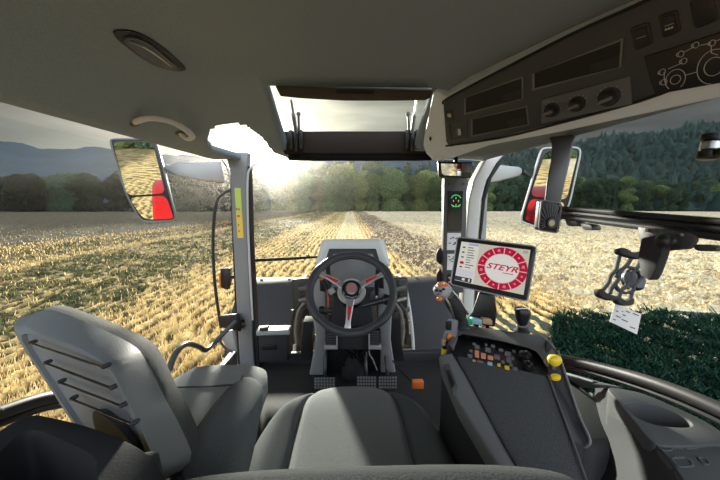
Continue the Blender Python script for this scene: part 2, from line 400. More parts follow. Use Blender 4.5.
# undergrowth right of the cab, tractor shadow painted into its green; weeds left
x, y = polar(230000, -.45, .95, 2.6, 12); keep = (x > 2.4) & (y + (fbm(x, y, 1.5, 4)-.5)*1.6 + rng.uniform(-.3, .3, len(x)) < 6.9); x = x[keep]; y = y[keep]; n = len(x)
blades('shaded_undergrowth', x, y, rng.uniform(.04, .15, n)*(.3+1.4*fbm(x, y, 2, 6)), np.full(n, .014), .9, blade_mat('undergrowth', (.004, .014, .011), (.018, .05, .035)), 'green undergrowth with the tractor shadow put into its colour, right of the cab', 'undergrowth')
x, y = polar(60000, 1.7, PI+.2, 4, 50); c_, w_, s_ = zones(x, y); keep = rng.uniform(0, 1, len(x)) < w_*.8*sstep(.4, .6, fbm(x, y, 1.3, 31)); x = x[keep]; y = y[keep]; n = len(x); rad = np.hypot(x, y)
blades('weeds', x, y, rng.uniform(.04, .16, n), np.clip(rad*.0015, .008, .05), .8, blade_mat('weedgreen', (.03, .045, .02), (.12, .14, .06)), 'green weeds grown through the stubble left of the cab', 'weeds')
# soil under the undergrowth, coloured dark for the same shadow
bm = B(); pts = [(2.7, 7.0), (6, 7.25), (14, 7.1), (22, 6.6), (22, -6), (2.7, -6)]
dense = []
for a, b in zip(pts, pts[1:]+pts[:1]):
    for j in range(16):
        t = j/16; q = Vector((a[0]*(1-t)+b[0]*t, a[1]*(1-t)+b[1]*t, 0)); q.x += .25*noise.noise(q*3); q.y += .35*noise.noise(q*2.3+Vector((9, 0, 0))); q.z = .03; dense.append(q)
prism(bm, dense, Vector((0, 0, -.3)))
gs = struct('shaded_soil_strip', bm, mat('soil_shaded', (.012, .028, .02), .95, bump=1, scale=6, var=.6, vscale=9), smooth=False)
# ------------------------------------------------------------------ trees
def leaf_mat(name, c1, c2):
    m = blade_mat(name, c1, c2); 
    for nn in m.node_tree.nodes:
        if nn.type == 'MIX_SHADER': nn.inputs[0].default_value = .4
    nt = m.node_tree; oi = N(nt, 'ShaderNodeObjectInfo'); mr = N(nt, 'ShaderNodeMapRange'); mr.inputs['To Min'].default_value = .55; mr.inputs['To Max'].default_value = 1.3
    nt.links.new(oi.outputs['Random'], mr.inputs['Value']); sc = N(nt, 'ShaderNodeVectorMath', operation='SCALE'); r = [q for q in nt.nodes if q.type == 'VALTORGB'][0]
    nt.links.new(r.outputs[0], sc.inputs[0]); nt.links.new(mr.outputs[0], sc.inputs['Scale'])
    for q in nt.nodes:
        if q.type in ('BSDF_DIFFUSE', 'BSDF_TRANSLUCENT'): nt.links.new(sc.outputs[0], q.inputs[0])
    return m
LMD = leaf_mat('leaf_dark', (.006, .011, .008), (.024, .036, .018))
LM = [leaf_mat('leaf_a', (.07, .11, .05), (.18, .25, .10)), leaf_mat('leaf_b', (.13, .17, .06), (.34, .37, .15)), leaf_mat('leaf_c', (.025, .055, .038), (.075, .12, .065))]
def leafcloud(blobs, n, size, mi, name):
    w = np.array([b[3]**2*1.0 for b in blobs]); idx = rng.choice(len(blobs), n, p=w/w.sum()); bl = np.array(blobs)[idx]
    d = rng.normal(0, 1, (n, 3)); d /= np.linalg.norm(d, axis=1)[:, None]
    c = bl[:, :3] + d*bl[:, 3:4]*rng.uniform(.75, 1.08, (n, 1))*np.array([1, 1, .85])
    a = rng.normal(0, 1, (n, 3)); a -= (a*d).sum(1)[:, None]*d*.6; a /= np.linalg.norm(a, axis=1)[:, None]; b = np.cross(d+rng.normal(0, .4, (n, 3)), a); b /= np.linalg.norm(b, axis=1)[:, None]
    s = rng.uniform(.6, 1.3, (n, 1))*size
    co = np.stack([c-a*s, c-b*s*.7, c+a*s, c+b*s*.7], 1).reshape(-1, 3).astype(np.float32)
    me = bpy.data.meshes.new(name); me.vertices.add(len(co)); me.vertices.foreach_set('co', co.ravel()); me.loops.add(n*4); me.loops.foreach_set('vertex_index', np.arange(n*4, dtype=np.int32))
    me.polygons.add(n); me.polygons.foreach_set('loop_start', np.arange(0, n*4, 4, dtype=np.int32)); me.update(calc_edges=True); me.materials.append(LM[mi]); return me
def trunk_mesh(h, r):
    bm = B(); tube(bm, [(0, 0, -.5), (0, 0, h*.4), (.2, .1, h)], [r, r*.8, r*.5], 7)
    for a in (0, 2.1, 4.2): tube(bm, [(0, 0, h*.6), (math.cos(a)*h*.3, math.sin(a)*h*.3, h*1.2)], r*.35, 5)
    me = bpy.data.meshes.new('trunk'); bm.to_mesh(me); bm.free(); me.materials.append(M['bark']); return me
KINDS = []
LM.append(LMD)
for v in range(5):
    H = 16+v; bl = []
    for j in range(11):
        z = H*(.32+.56*j/10); rad = (3.4*math.sin(PI*min(1, .25+.75*(1-j/10.5)))+1.2); a = random.uniform(0, 6.3); rr_ = random.uniform(.3, .75)*rad
        bl.append((rr_*math.cos(a), rr_*math.sin(a), z, rad*.72))
    bl.append((0, 0, H*.9, 1.8)); bl.append((0, 0, H*.2, 3.2)); bl.append((1.5, 1, H*.12, 2.6)); bl.append((-1.5, -1, H*.1, 2.6))
    KINDS.append((leafcloud(bl, 9000, .34, (0, 1, 0, 1, 2)[v], 'crown'), trunk_mesh(H*.5, .35), 'broadleaf_tree'))
for v in range(2):
    H = 19+3*v; bl = []
    for j in range(14):
        t = j/13; rad = 2.9*(1-t)+.25
        for q in range(3): a = random.uniform(0, 6.3); bl.append((rad*.45*math.cos(a), rad*.45*math.sin(a), H*(.1+.86*t), max(.75, rad*.6)))
    KINDS.append((leafcloud(bl, 6000, .28, 2, 'crown'), trunk_mesh(H*.4, .28), 'conifer_tree'))
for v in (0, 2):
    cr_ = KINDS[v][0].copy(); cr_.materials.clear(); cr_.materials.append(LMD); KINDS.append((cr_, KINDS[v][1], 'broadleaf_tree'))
def tree(kind, loc, s, label, group, rz=None):
    cr, tk, nm = KINDS[kind]; t = bpy.data.objects.new(nm, None); COL.objects.link(t); t.location = loc; t.scale = (s[0], s[0], s[1]); t.rotation_euler = (0, 0, random.uniform(0, 6.3))
    tag(t, label, 'tree', group)
    for me, n in ((cr, 'crown'), (tk, 'trunk')): o = bpy.data.objects.new(n, me); COL.objects.link(o); o.parent = t
    return t
def interp(px, tab):
    for (a, ya), (b, yb) in zip(tab, tab[1:]):
        if a <= px <= b: return ya+(yb-ya)*(px-a)/(b-a)
    return tab[0][1] if px < tab[0][0] else tab[-1][1]
TOP = [(-60, 176), (60, 177), (130, 174), (190, 170), (240, 168), (290, 166), (330, 164), (440, 166), (480, 172), (520, 176), (580, 180), (650, 182), (760, 180)]
for row, (Yd, step) in enumerate(((150, 7.5), (162, 7), (174, 6.5))):
    px = -55.0
    while px < 775:
        d = ray(px, 206); t = Yd/d.y; zt = (206-interp(px, TOP))/300*t*((.72, .93, 1.04)[row] if px > 235 else (.95, 1.0, 1.0)[row])
        h = zt + E + random.uniform(-3, 2)
        left = px < 235; right = px > 470
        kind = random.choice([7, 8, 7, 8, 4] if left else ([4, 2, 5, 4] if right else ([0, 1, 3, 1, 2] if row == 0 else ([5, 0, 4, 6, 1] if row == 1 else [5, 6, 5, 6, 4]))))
        kh = (16, 17, 18, 19, 20, 19, 22, 16, 18)[kind]*.98
        sc = h/kh; sx = sc*random.uniform(.95, 1.25)
        side = 'left of the cab' if left else ('right of the cab' if right else 'straight ahead')
        kn = {0: 'mid green broadleaf', 1: 'yellow-green broadleaf', 2: 'mid green broadleaf', 3: 'yellow-green broadleaf', 4: 'dark broadleaf', 5: 'slim dark conifer', 6: 'slim dark conifer', 7: 'dark broadleaf', 8: 'dark broadleaf'}[kind]
        rw = ('front row', 'middle row', 'back row')[row]
        p = O + d*t + Vector((random.uniform(-2, 2), random.uniform(-4, 4), 0)); p.z = -.3
        if row < 2 or not left:
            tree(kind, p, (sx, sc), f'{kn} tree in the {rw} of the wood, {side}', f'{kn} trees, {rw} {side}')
        px += step*300/t/ (1+((px-360)/300)**2)**.5 * random.uniform(.7, 1.25)
for i in range(60):    # woods behind the tractor, met again in the mirrors
    a = PI*1.05 + i/59*PI*.9; rd = 170
    tree(random.choice([0, 4, 2]), Vector((rd*math.cos(a), rd*math.sin(a), -.3)), (1.5, 1.1), 'tree of the woods behind the tractor, seen in the door mirrors', 'trees behind the tractor')
# forest hill on the right and the far mountains
RID = [(430, 184), (470, 170), (490, 164), (520, 160), (545, 157), (580, 152), (620, 147), (650, 143), (680, 141), (720, 138), (800, 133), (900, 137)]
def ridge(name, tab, R0, RR, R1, m, rough, px0, px1, n=160, k=14):
    Xs = []; 
    for j in range(n+1):
        px = px0+(px1-px0)*j/n; d = ray(px, 206); hd = Vector((d.x, d.y, 0)); zt = (206-interp(px, tab))/300/hd.length
        hd.normalize(); col = []
        for i in range(k+1):
            t = i/k; r = R0+(RR-R0)*t*1.0 if t <= 1 else RR
            prof = math.sin(PI/2*t)**1.2; z = (zt*RR+E)*prof; p = hd*r; z += rough*(noise.fractal(Vector((p.x, p.y, 0))/(RR*.06), 1, 2, 4))*prof*RR*.02
            col.append((p.x, p.y, z-1))
        p = hd*R1; col.append((p.x, p.y, -5)); Xs.append(col)
    A = np.array(Xs); o = grid_mesh(name, A[..., 0], A[..., 1], A[..., 2], [m]); o['kind'] = 'structure'; return A
canopy = mat('canopy', (.04, .065, .04), .95, spec=0, bump=0, var=.5, vscale=.08)
HA = ridge('hill', RID, 230, 480, 900, canopy, 1.0, 425, 1000)
MT = [(-300, 150), (-60, 138), (0, 144), (25, 149), (60, 152), (85, 151), (115, 151), (130, 155), (200, 160), (250, 166), (300, 166), (350, 156), (385, 152), (430, 155), (480, 160), (560, 165), (700, 160)]
ridge('mountain', MT, 1100, 1900, 3000, mat('mountain', (.02, .04, .062), 1, spec=0, var=.35, vscale=.012), .5, -300, 700, 200, 10)  # part of the distance haze put into the blue base colour
# tree crowns covering the hill: hundreds too small to tell apart
n = 5200; ii = rng.integers(0, HA.shape[0]-1, n); fi = rng.uniform(0, 1, n); tj = rng.uniform(0, 13.6, n); jj = tj.astype(int); fj = tj-jj
P = (HA[ii, jj]*(1-fi)[:, None]+HA[ii+1, jj]*fi[:, None])*(1-fj)[:, None]+(HA[ii, jj+1]*(1-fi)[:, None]+HA[ii+1, jj+1]*fi[:, None])*fj[:, None]
seg = 6; prof = [(0, 1.0), (.35, .72), (.62, .42), (.8, .15), (.55, -.1)]
tmpl = [(0, 0, 1.0)]+[(r*math.cos(2*PI*j/seg), r*math.sin(2*PI*j/seg), z) for r, z in prof[1:] for j in range(seg)]
tf = [(0, 1+j, 1+(j+1) % seg, 1+(j+1) % seg) for j in range(seg)]
tf = [(0, 1+j, 1+(j+1) % seg) for j in range(seg)]; qf = [(1+r*seg+j, 1+(r+1)*seg+j, 1+(r+1)*seg+(j+1) % seg, 1+r*seg+(j+1) % seg) for r in range(3) for j in range(seg)]
tm = np.array(tmpl); W = rng.uniform(3.5, 7.5, n); Hh = rng.uniform(7, 11, n); con = rng.uniform(0, 1, n) < .2; W = np.where(con, W*.6, W*1.1); Hh = np.where(con, Hh*1.15, Hh*.85)
jit = rng.uniform(.75, 1.25, (n, len(tm), 1)); Vv = tm[None]*jit*np.stack([W, W, Hh], -1)[:, None, :]+P[:, None, :]
nv = len(tm); me = bpy.data.meshes.new('forest'); co = Vv.reshape(-1, 3); fs = []
base = (np.arange(n)*nv)
tri = (np.array(tf)[None]+base[:, None, None]).reshape(-1, 3); quad = (np.array(qf)[None]+base[:, None, None]).reshape(-1, 4)
me.vertices.add(len(co)); me.vertices.foreach_set('co', co.astype(np.float32).ravel()); me.loops.add(tri.size+quad.size); me.loops.foreach_set('vertex_index', np.concatenate([tri.ravel(), quad.ravel()]).astype(np.int32))
me.polygons.add(len(tri)+len(quad)); me.polygons.foreach_set('loop_start', np.concatenate([np.arange(0, tri.size, 3), tri.size+np.arange(0, quad.size, 4)]).astype(np.int32)); me.update(calc_edges=True)
me.materials.append(blade_mat('forest', (.022, .05, .048), (.06, .10, .085))); o = bpy.data.objects.new('hillside_forest', me); COL.objects.link(o); tag(o, 'dense dark forest covering the hill right of the cab', 'forest', kind='stuff')
# a light haze over the valley between the trees and the mountains
def haze(name, y0, y1, x0, x1, zt, dens, col, label, g):
    m = bpy.data.materials.new(name); m.use_nodes = True; nt = m.node_tree; nt.nodes.clear(); o = N(nt, 'ShaderNodeOutputMaterial'); v = N(nt, 'ShaderNodeVolumeScatter')
    v.inputs['Color'].default_value = (*col, 1); v.inputs['Density'].default_value = dens; v.inputs['Anisotropy'].default_value = g; nt.links.new(v.outputs[0], o.inputs['Volume'])
    bm = B(); box(bm, ((x0+x1)/2, (y0+y1)/2, zt/2-20), (x1-x0, y1-y0, zt+40)); h = obj(name, bm, m, smooth=False); tag(h, label, 'haze', kind='stuff')
haze('valley_haze', 190, 1050, -3500, 3500, 230, .00003, (.38, .62, 1), 'thin bluish haze over the valley before the mountains', 0)
haze('glow_haze', 7, 184, -260, 260, 28, .00024, (1, .95, .85), 'faint haze added over the field to spread the sun glow', .9)  # volume added so the glow of the sun spreads over the trees
# ------------------------------------------------------------------ cab shell
XS = .84
eA = PX(0, 102, -XS); eB = PX(215, 160, -XS)
def zedge(y): t = (y-eA.y)/(eB.y-eA.y); return (eA.z-E)+(eB.z-eA.z)*t if y < eB.y else eB.z-E
YF = 1.93                                  # front edge of the roof lining
def zmid(y):
    if y < 1.14: return .47
    t = (y-1.14)/(1.56-1.14)
    if t < 1: t2 = t*t*(3-2*t)*.5+t*.5; return .47-.205*t2
    return .265+.027*min(1, (y-1.56)/.3)
def zc(x, y):
    s = max(0, (abs(x)-.36)/(XS-.36))**2 if x < 0 else max(0, (x-.70)/(XS-.70))**2
    return zmid(y)*(1-s)+zedge(y)*s
HX0, HX1, HY0, HY1 = -.312, .325, 1.20, 1.56
NX0, NX1, NY0 = -.68, -.385, 1.36  # corner opening added in the lining so the sun glare shows through
def lin(a, b, n): return [a+(b-a)*i/(n-1) for i in range(n)]
xs_ = sorted(set([round(v, 5) for v in lin(-XS, NX0, 8)+lin(NX0, NX1, 32)+lin(NX1, HX0, 4)+lin(HX0, HX1, 14)+lin(HX1, XS, 18)]))
ys_ = sorted(set([round(v, 5) for v in lin(-.5, HY0, 34)+lin(HY0, NY0, 8)+lin(NY0, HY1, 16)+lin(HY1, YF, 16)]))
bm = B(); vg = {}
def vget(i, j):
    if (i, j) not in vg: vg[i, j] = bm.verts.new(V(xs_[i], ys_[j], zc(xs_[i], ys_[j])))
    return vg[i, j]
for i in range(len(xs_)-1):
    for j in range(len(ys_)-1):
        xm = (xs_[i]+xs_[i+1])/2; ym = (ys_[j]+ys_[j+1])/2
        if HX0 < xm < HX1 and HY0 < ym < HY1: continue
        if NX0 < xm < NX1 and ym > NY0 and (ym > 1.62 or abs((xm-(NX0+NX1)/2)/((NX1-NX0)/2))**2.6+((1.62-ym)/(1.62-NY0))**2.6 < 1): continue
        bm.faces.new((vget(i, j), vget(i, j+1), vget(i+1, j+1), vget(i+1, j)))
ceil = obj('ceiling', bm, M['headliner'], recalc=False); ceil['kind'] = 'structure'
so_ = ceil.modifiers.new('s', 'SOLIDIFY'); so_.thickness = .03; so_.offset = -1
FZ = -1.12
bm = B(); box(bm, V(0, .78, FZ-.03), (1.62, 2.56, .06)); struct('floor', bm, M['floor_mat'], bevel=.01)
# low front wall and side sills round the footwell
bm = B(); box(bm, V(0, 2.07, FZ+.02), (1.5, .05, .10)); struct('wall_front', bm, M['plastic'], bevel=.01)
for nm, sx in (('wall_left', -1), ('wall_right', 1)):
    bm = B(); box(bm, V(sx*.83, .78, FZ+.03), (.05, 2.56, .14)); struct(nm, bm, M['plastic'], bevel=.01)
# front pillars
def strip(px_pts_l, px_pts_r, Y, dep):
    bm = B(); A = [PY(a, b, Y) for a, b in px_pts_l]+[PY(a, b, Y) for a, b in reversed(px_pts_r)]
    n = len(px_pts_l); vs = [[bm.verts.new(PY(*px_pts_l[i], Y)), bm.verts.new(PY(*px_pts_r[i], Y)), bm.verts.new(PY(*px_pts_r[i], Y)+Vector((0, dep, 0))), bm.verts.new(PY(*px_pts_l[i], Y)+Vector((0, dep, 0)))] for i in range(n)]
    for a, b in zip(vs, vs[1:]):
        for k in range(4): bm.faces.new((a[k], a[(k+1) % 4], b[(k+1) % 4], b[k]))
    bm.faces.new(vs[0]); bm.faces.new(vs[-1]); return bm
pl = strip([(224, 152), (230, 172), (233, 240), (237, 320), (241, 385)], [(248, 152), (246, 172), (247, 240), (251, 320), (256, 385)], 1.94, .07)
struct('trim_1', pl, M['steel_paint'], bevel=.008, seg=3)
bm = strip([(246.5, 166), (247.5, 240), (252, 320), (256.5, 385)], [(249.5, 166), (251.5, 240), (256, 320), (260.5, 385)], 1.96, .06); struct('trim_2', bm, M['rubber'], bevel=.003)
bm = B(); tube(bm, [PY(x, y, 1.95) for x, y in ((262, 160), (252, 167), (247.5, 180), (248.5, 240), (252.5, 320))], .007, 8, k=4); struct('trim_3', bm, M['plastic_pale'])  # pale colour stands for light caught by the windscreen gasket
bm = B(); tube(bm, [PY(x, y, 1.95) for x, y in ((222, 160), (228, 170), (231, 190), (233, 240), (236.5, 320), (240, 380))], .005, 8, k=4); struct('trim_4', bm, M['rubber'])
pr = strip([(494, 150), (483, 163), (474, 180), (469, 200), (466.5, 235), (463, 300), (460, 385)], [(508, 150), (497, 163), (487, 180), (481, 200), (478, 235), (474, 300), (471, 385)], 1.86, .08)
struct('trim_5', pr, M['plastic_pale'], bevel=.01, seg=3)
bm = strip([(501, 157), (488.5, 178), (482.5, 200), (479.5, 235), (475.5, 300), (473, 385)], [(506, 157), (492, 178), (485.5, 200), (482, 235), (478, 300), (476, 385)], 1.87, .05); struct('trim_6', bm, M['rubber'], bevel=.003)
bm = strip([(483.5, 184), (482, 235), (479, 290)], [(488, 184), (486, 235), (483, 290)], 1.9, .02)
p6 = struct('trim_7', bm, M['plastic_light'])
# rear posts
for k, sx in ((8, -1), (9, 1)):
    bm = B(); box(bm, V(sx*.84, -.5, -.44), (.07, .08, 1.4)); struct(f'trim_{k}', bm, M['steel_paint'], bevel=.01)
for k, sx in ((13, -1), (14, 1)):
    bm = B(); box(bm, V(sx*.84, .20, -.44), (.05, .09, 1.40)); struct(f'trim_{k}', bm, M['steel_paint'], bevel=.01)
# glass
def pane(name, pts, off):
    bm = B(); prism(bm, pts, off); return struct(name, bm, M['glass'], smooth=False)
pane('window_1', [V(-.84, 2.04, FZ+.08), V(.84, 2.04, FZ+.08), V(.80, 2.02, .25), V(-.80, 2.02, .25)], Vector((0, .006, 0)))
pane('window_2', [V(-.865, -.45, FZ+.12), V(-.865, 1.96, FZ+.12), V(-.865, 1.96, .24), V(-.865, -.45, .20)], Vector((-.006, 0, 0)))
pane('window_3', [V(.865, -.45, FZ+.12), V(.865, 1.96, FZ+.12), V(.865, 1.96, .24), V(.865, -.45, .20)], Vector((.006, 0, 0)))
pane('window_4', [V(HX0-.01, HY0-.02, zc(0, HY0)+.06), V(HX1+.01, HY0-.02, zc(0, HY0)+.06), V(HX1+.01, HY1+.02, zc(0, HY1)+.06), V(HX0-.01, HY1+.02, zc(0, HY1)+.06)], Vector((0, 0, .006)))
pane('added_glare_pane', [V(NX0, NY0, zc(-.5, NY0)+.055), V(NX1, NY0, zc(-.5, NY0)+.055), V(NX1, YF+.1, .335), V(NX0, YF+.1, .335)], Vector((0, 0, .006)))  # pane over the added glare opening
# roof hatch trim: reveal frame
def seg_box(bm, a, b, w, h, up=Vector((0, 0, 1))):
    a = Vector(a); b = Vector(b); t = (b-a).normalized(); s = t.cross(up).normalized(); u = s.cross(t)
    prism2(bm, [a-s*w/2-u*h/2, a+s*w/2-u*h/2, a+s*w/2+u*h/2, a-s*w/2+u*h/2], [b-s*w/2-u*h/2, b+s*w/2-u*h/2, b+s*w/2+u*h/2, b-s*w/2+u*h/2])
bm = B()
for x in (HX0, HX1): seg_box(bm, V(x, HY0-.01, zc(x, HY0)+.02), V(x, HY1+.01, zc(x, HY1)+.02), .008, .03)
struct('trim_10', bm, M['headliner'], bevel=.003)
# dark header bars across the front of the hatch and above the windscreen
bm = B()
a = PY(280, 131, 1.535); b = PY(428, 131, 1.535); c = PY(431, 154, 1.535); d = PY(284, 154, 1.535); prism(bm, [a, b, c, d], Vector((0, .03, .0))); struct('trim_11', bm, mat('header_brown', (.04, .033, .029), .9, spec=.1), bevel=.006)
bm = B(); prism(bm, [PY(288, 150, 1.54), PY(433, 150, 1.54), PY(432, 160.5, 1.54), PY(288, 160.5, 1.54)], Vector((0, .36, .05))); struct('trim_12', bm, mat('header_black', (.012, .012, .012), .9, spec=.1), bevel=.006)
# rolled blind cassette along the back edge of the hatch
t = thing('sun_blind', V(0, HY0+.02, .44), 'dark rolled sun blind along the top edge of the roof hatch', 'blind')
bm = B(); prism(bm, [PY(275, 86, 1.2), PY(433, 91, 1.2), PY(431, 98, 1.2), PY(425, 100.5, 1.2), PY(395, 101, 1.2), PY(345, 101, 1.2), PY(300, 98.5, 1.2), PY(280, 96.5, 1.2)], Vector((0, .05, .03))); obj('cassette', bm, mat('blind_brown', (.06, .05, .042), .7), t, bevel=.004)
bm = B(); prism(bm, rquad([PY(336, 90, 1.195), PY(374, 91, 1.195), PY(374, 94, 1.195), PY(336, 93, 1.195)], .004), Vector((0, .012, 0))); obj('pull_handle', bm, M['black'], t)
# gas struts of the hatch
for (x0, y0), (x1, y1) in (((291, 99), (296, 132)), ((417, 99), (412, 132))):
    lab = ('left' if x0 < 350 else 'right')
    t = thing('gas_strut', PY(x1, y1, 1.52), f'silver gas strut at the {lab} side of the roof hatch', 'strut')
    a = PY(x0, y0, 1.30); b = PY(x1, y1, 1.51); m_ = a.lerp(b, .42)
    bm = B(); rod(bm, a, m_, .005); obj('piston_rod', bm, M['metal'], t)
    bm = B(); rod(bm, m_, b, .010); obj('cylinder', bm, M['plastic_light'], t)
    bm = B(); q = PY(x1+(2.5 if x0 < 350 else -4), y1-18, 1.5); ball(bm, q, .011); rod(bm, q, PY(x1+(3 if x0 < 350 else -3), y1, 1.53), .006); obj('ball_joint', bm, M['plastic_mid'], t)
    bm = B(); 
    for dx in (-5, 0, 5): box(bm, PY(x1+dx, y1+8, 1.52), (.018, .02, .09 if dx else .11)); rod(bm, PY(x1+dx, y1-2, 1.52), PY(x1+dx, y1+4, 1.52), .009)
    obj('bracket', bm, M['black'], t, bevel=.003)
# interior lamp
def ceil_pt(px, py):
    d = ray(px, py); lo, hi = .2, 3.0
    for _ in range(50):
        m_ = (lo+hi)/2; p = O+d*m_
        if p.z-E > zc(p.x, p.y): hi = m_
        else: lo = m_
    return O+d*lo
def ceil_n(p, e=.01):
    dx = (zc(p.x+e, p.y)-zc(p.x-e, p.y))/(2*e); dy = (zc(p.x, p.y+e)-zc(p.x, p.y-e))/(2*e); return Vector((dx, dy, -1)).normalized()
def lampshape(pts, off):
    return [ceil_pt(x, y)+ceil_n(ceil_pt(x, y))*off for x, y in pts]
outer = [(113, 31), (120, 29), (135, 31), (150, 38), (167, 50), (184, 66), (184, 69.5), (174, 70), (158, 66), (140, 56), (124, 44), (115, 36)]
inner = [(124, 36), (134, 35.5), (147, 40), (160, 50), (177, 66), (168, 67), (157, 64), (143, 55), (131, 46), (124, 40)]
t = thing('ceiling_lamp', lampshape([(148, 50)], 0)[0], 'slim oval interior lamp with a dark bezel in the roof lining', 'lamp')
bm = B(); A = lampshape(outer, .004); Bq = lampshape(outer, -.02); prism2(bm, catmull(A, 4, True), catmull(Bq, 4, True)); obj('bezel', bm, M['black'], t, ang=60)
bm = B(); A = lampshape(inner, .009); Bq = lampshape(inner, .002); prism2(bm, catmull(A, 4, True), catmull(Bq, 4, True)); obj('diffuser', bm, mat('lamp_lens', (.11, .11, .11), .18, bump=.3, scale=90), t, ang=60)
bm = B(); tube(bm, lampshape([(128, 37), (142, 43), (156, 52), (170, 63)], .011), .0025, 6, k=4); obj('chrome_strip', bm, M['metal'], t)
# grab handle on the lining
hp = [(135, 123), (136, 116), (142, 111), (152, 109.5), (166, 112), (178, 117.5), (188, 125), (191, 131), (186, 135), (180, 133)]
offs = [-.004, .018, .03, .038, .042, .042, .038, .03, .016, -.004]
t = thing('grab_handle', ceil_pt(160, 120), 'curved grey grab handle on the roof lining above the left mirror', 'handle')
pts = [ceil_pt(x, y)+ceil_n(ceil_pt(x, y))*o for (x, y), o in zip(hp, offs)]
bm = B(); tube(bm, pts, .013, 12, k=5, flat=.8); obj('grip', bm, mat('handle_grey', (.56, .58, .62), .4), t)
for p in (pts[0], pts[-1]):
    bm = B(); lathe(bm, [(.02, -.004), (.02, .004), (.014, .009)], p, ceil_n(p), 16); obj('mount', bm, M['plastic_mid'], t)
# ------------------------------------------------------------------ overhead console
cA = PY(434, 161, 1.36); cB = PX(720, 99, .80); cC = PZ(650, -2, .445)
CP, CN = plane3(cA, cB, cC)
def cf(px, py, off=0): return PN(px, py, CP+CN*off, CN)
t = thing('overhead_console', cA.lerp(cB, .5), 'long grey overhead console with dark fascia along the right roof side', 'console')
# housing: light body wrapping from the nose to the right edge of the cab
body = [(433, 93), (436, 90), (446, 97), (560, 40), (660, -4), (740, -40), (760, 88), (720, 99), (640, 116), (560, 133), (490, 146), (452, 159), (434, 162), (426, 154), (423, 146), (424, 138)]
CD = (cB-cA).normalized()*.38
bm = B(); A = [cf(x, y)+(CD if x >= 740 else Vector()) for x, y in body]; back = []
for p in A: q = p.copy(); q = q + Vector((.05, .10, .10)); back.append(q)
prism2(bm, A, back); obj('housing', bm, mat('housing_grey', (.76, .86, .95), .5, bump=.2, scale=400), t, bevel=.012, seg=3)
fas = [(443, 104), (447, 99), (505, 69), (572, 35), (652, -1), (735, -38), (745, 66), (720, 73), (640, 100), (560, 122), (500, 137), (450, 147), (446, 142)]
bm = B(); prism(bm, [cf(x, y, .004)+(CD*.95 if x >= 735 else Vector()) for x, y in fas], -CN*.02); obj('fascia', bm, mat('fascia_dark', (.055, .062, .072), .5, bump=.2, scale=400), t, bevel=.003)
bm = B(); tube(bm, [cf(x, y, .006)+(CD*.95 if x >= 735 else Vector()) for x, y in ((443, 104), (448, 98), (505, 68), (572, 34), (652, -2), (735, -39))], .004, 8, k=3); tube(bm, [cf(x, y, .004)+(CD*.95 if x >= 745 else Vector()) for x, y in ((446, 146), (500, 138), (560, 123), (640, 101), (720, 74), (745, 67))], .004, 8, k=3); obj('fascia_rim', bm, M['black'], t)
def ringf(bm, q, w, off, h, mi=0):
    """raised rim around a quad on the fascia"""
    c = sum((Vector((a, b)) for a, b in q), Vector((0, 0)))/4
    i = [(a+(c.x-a)*w*1.0, b+(c.y-b)*w*2.2) for a, b in q]
    Po = [cf(a, b, off) for a, b in q]; Pi = [cf(a, b, off) for a, b in i]
    for k in range(4):
        j = (k+1) % 4; prism(bm, [Po[k], Po[j], Pi[j], Pi[k]], -CN*h, mi)
    return i
slots = [([(464, 98), (523, 76), (523, 99), (464, 115)], 'storage slot'), ([(471, 119), (527, 106), (529, 125), (471, 137)], 'storage slot'), ([(532, 74), (623, 38), (621, 67), (532, 91)], 'storage slot')]
for q, _ in slots:
    bm = B(); i = ringf(bm, q, .05, .009, .006); o = obj('slot_frame', bm, M['plastic_grey'], t, bevel=.0008)
    bm = B(); prism(bm, [cf(a, b, .006) for a, b in i], -CN*.004); s = obj('slot', bm, M['slot'], o)
    c = [(a*.3+bx_*.7) for a, bx_ in zip((i[0][0], i[0][1]), (i[1][0], i[1][1]))]
    bm = B(); x0 = i[0][0]*.35+i[1][0]*.65; y0 = i[0][1]*.35+i[1][1]*.65; x1 = i[3][0]*.35+i[2][0]*.65; y1 = i[3][1]*.35+i[2][1]*.65
    prism(bm, [cf(x0, y0*.45+y1*.55, .0065), cf(i[1][0]-1, (i[1][1]*.45+i[2][1]*.55), .0065), cf(i[2][0]-1, i[2][1]-1, .0065), cf(x1, y1-1, .0065)], -CN*.002); obj('inner_ledge', bm, M['plastic'], o)
bm = B(); q = [(541, 100), (630, 76), (632, 104), (541, 124)]; prism(bm, [cf(a, b, .010) for a, b in q], -CN*.01); kp = obj('knob_panel', bm, mat('panel_grey', (.12, .132, .15), .5), t, bevel=.002)
for (x, y), r in (((552, 110), .0155), ((577, 104), .0155), ((609, 97), .0175)):
    c = cf(x, y, .010); bm = B(); lathe(bm, [(r*1.35, -.002), (r*1.35, .002), (r*1.05, .004), (r, .006), (r*.9, .022), (r*.8, .025), (0, .025)], c, CN, 24); k = obj('knob', bm, M['plastic'], kp)
    u = (cf(x+5, y-2, .01)-c).normalized(); w = CN.cross(u)
    bm = B(); box(bm, c+CN*.027+w*.0, (r*1.7, r*.5, .008), Matrix((u, w, CN)).transposed()); obj('knob_grip', bm, M['plastic_grey'], kp, bevel=.002)
    bm = B()
    for a in range(-4, 5):
        an = PI/2+a*.45; p = c + (u*math.cos(an)+w*math.sin(an))*r*1.55; lathe(bm, [(.0011, .0), (.0011, .0012)], p, CN, 6)
    obj('dial_marks', bm, M['line'], kp, smooth=False)
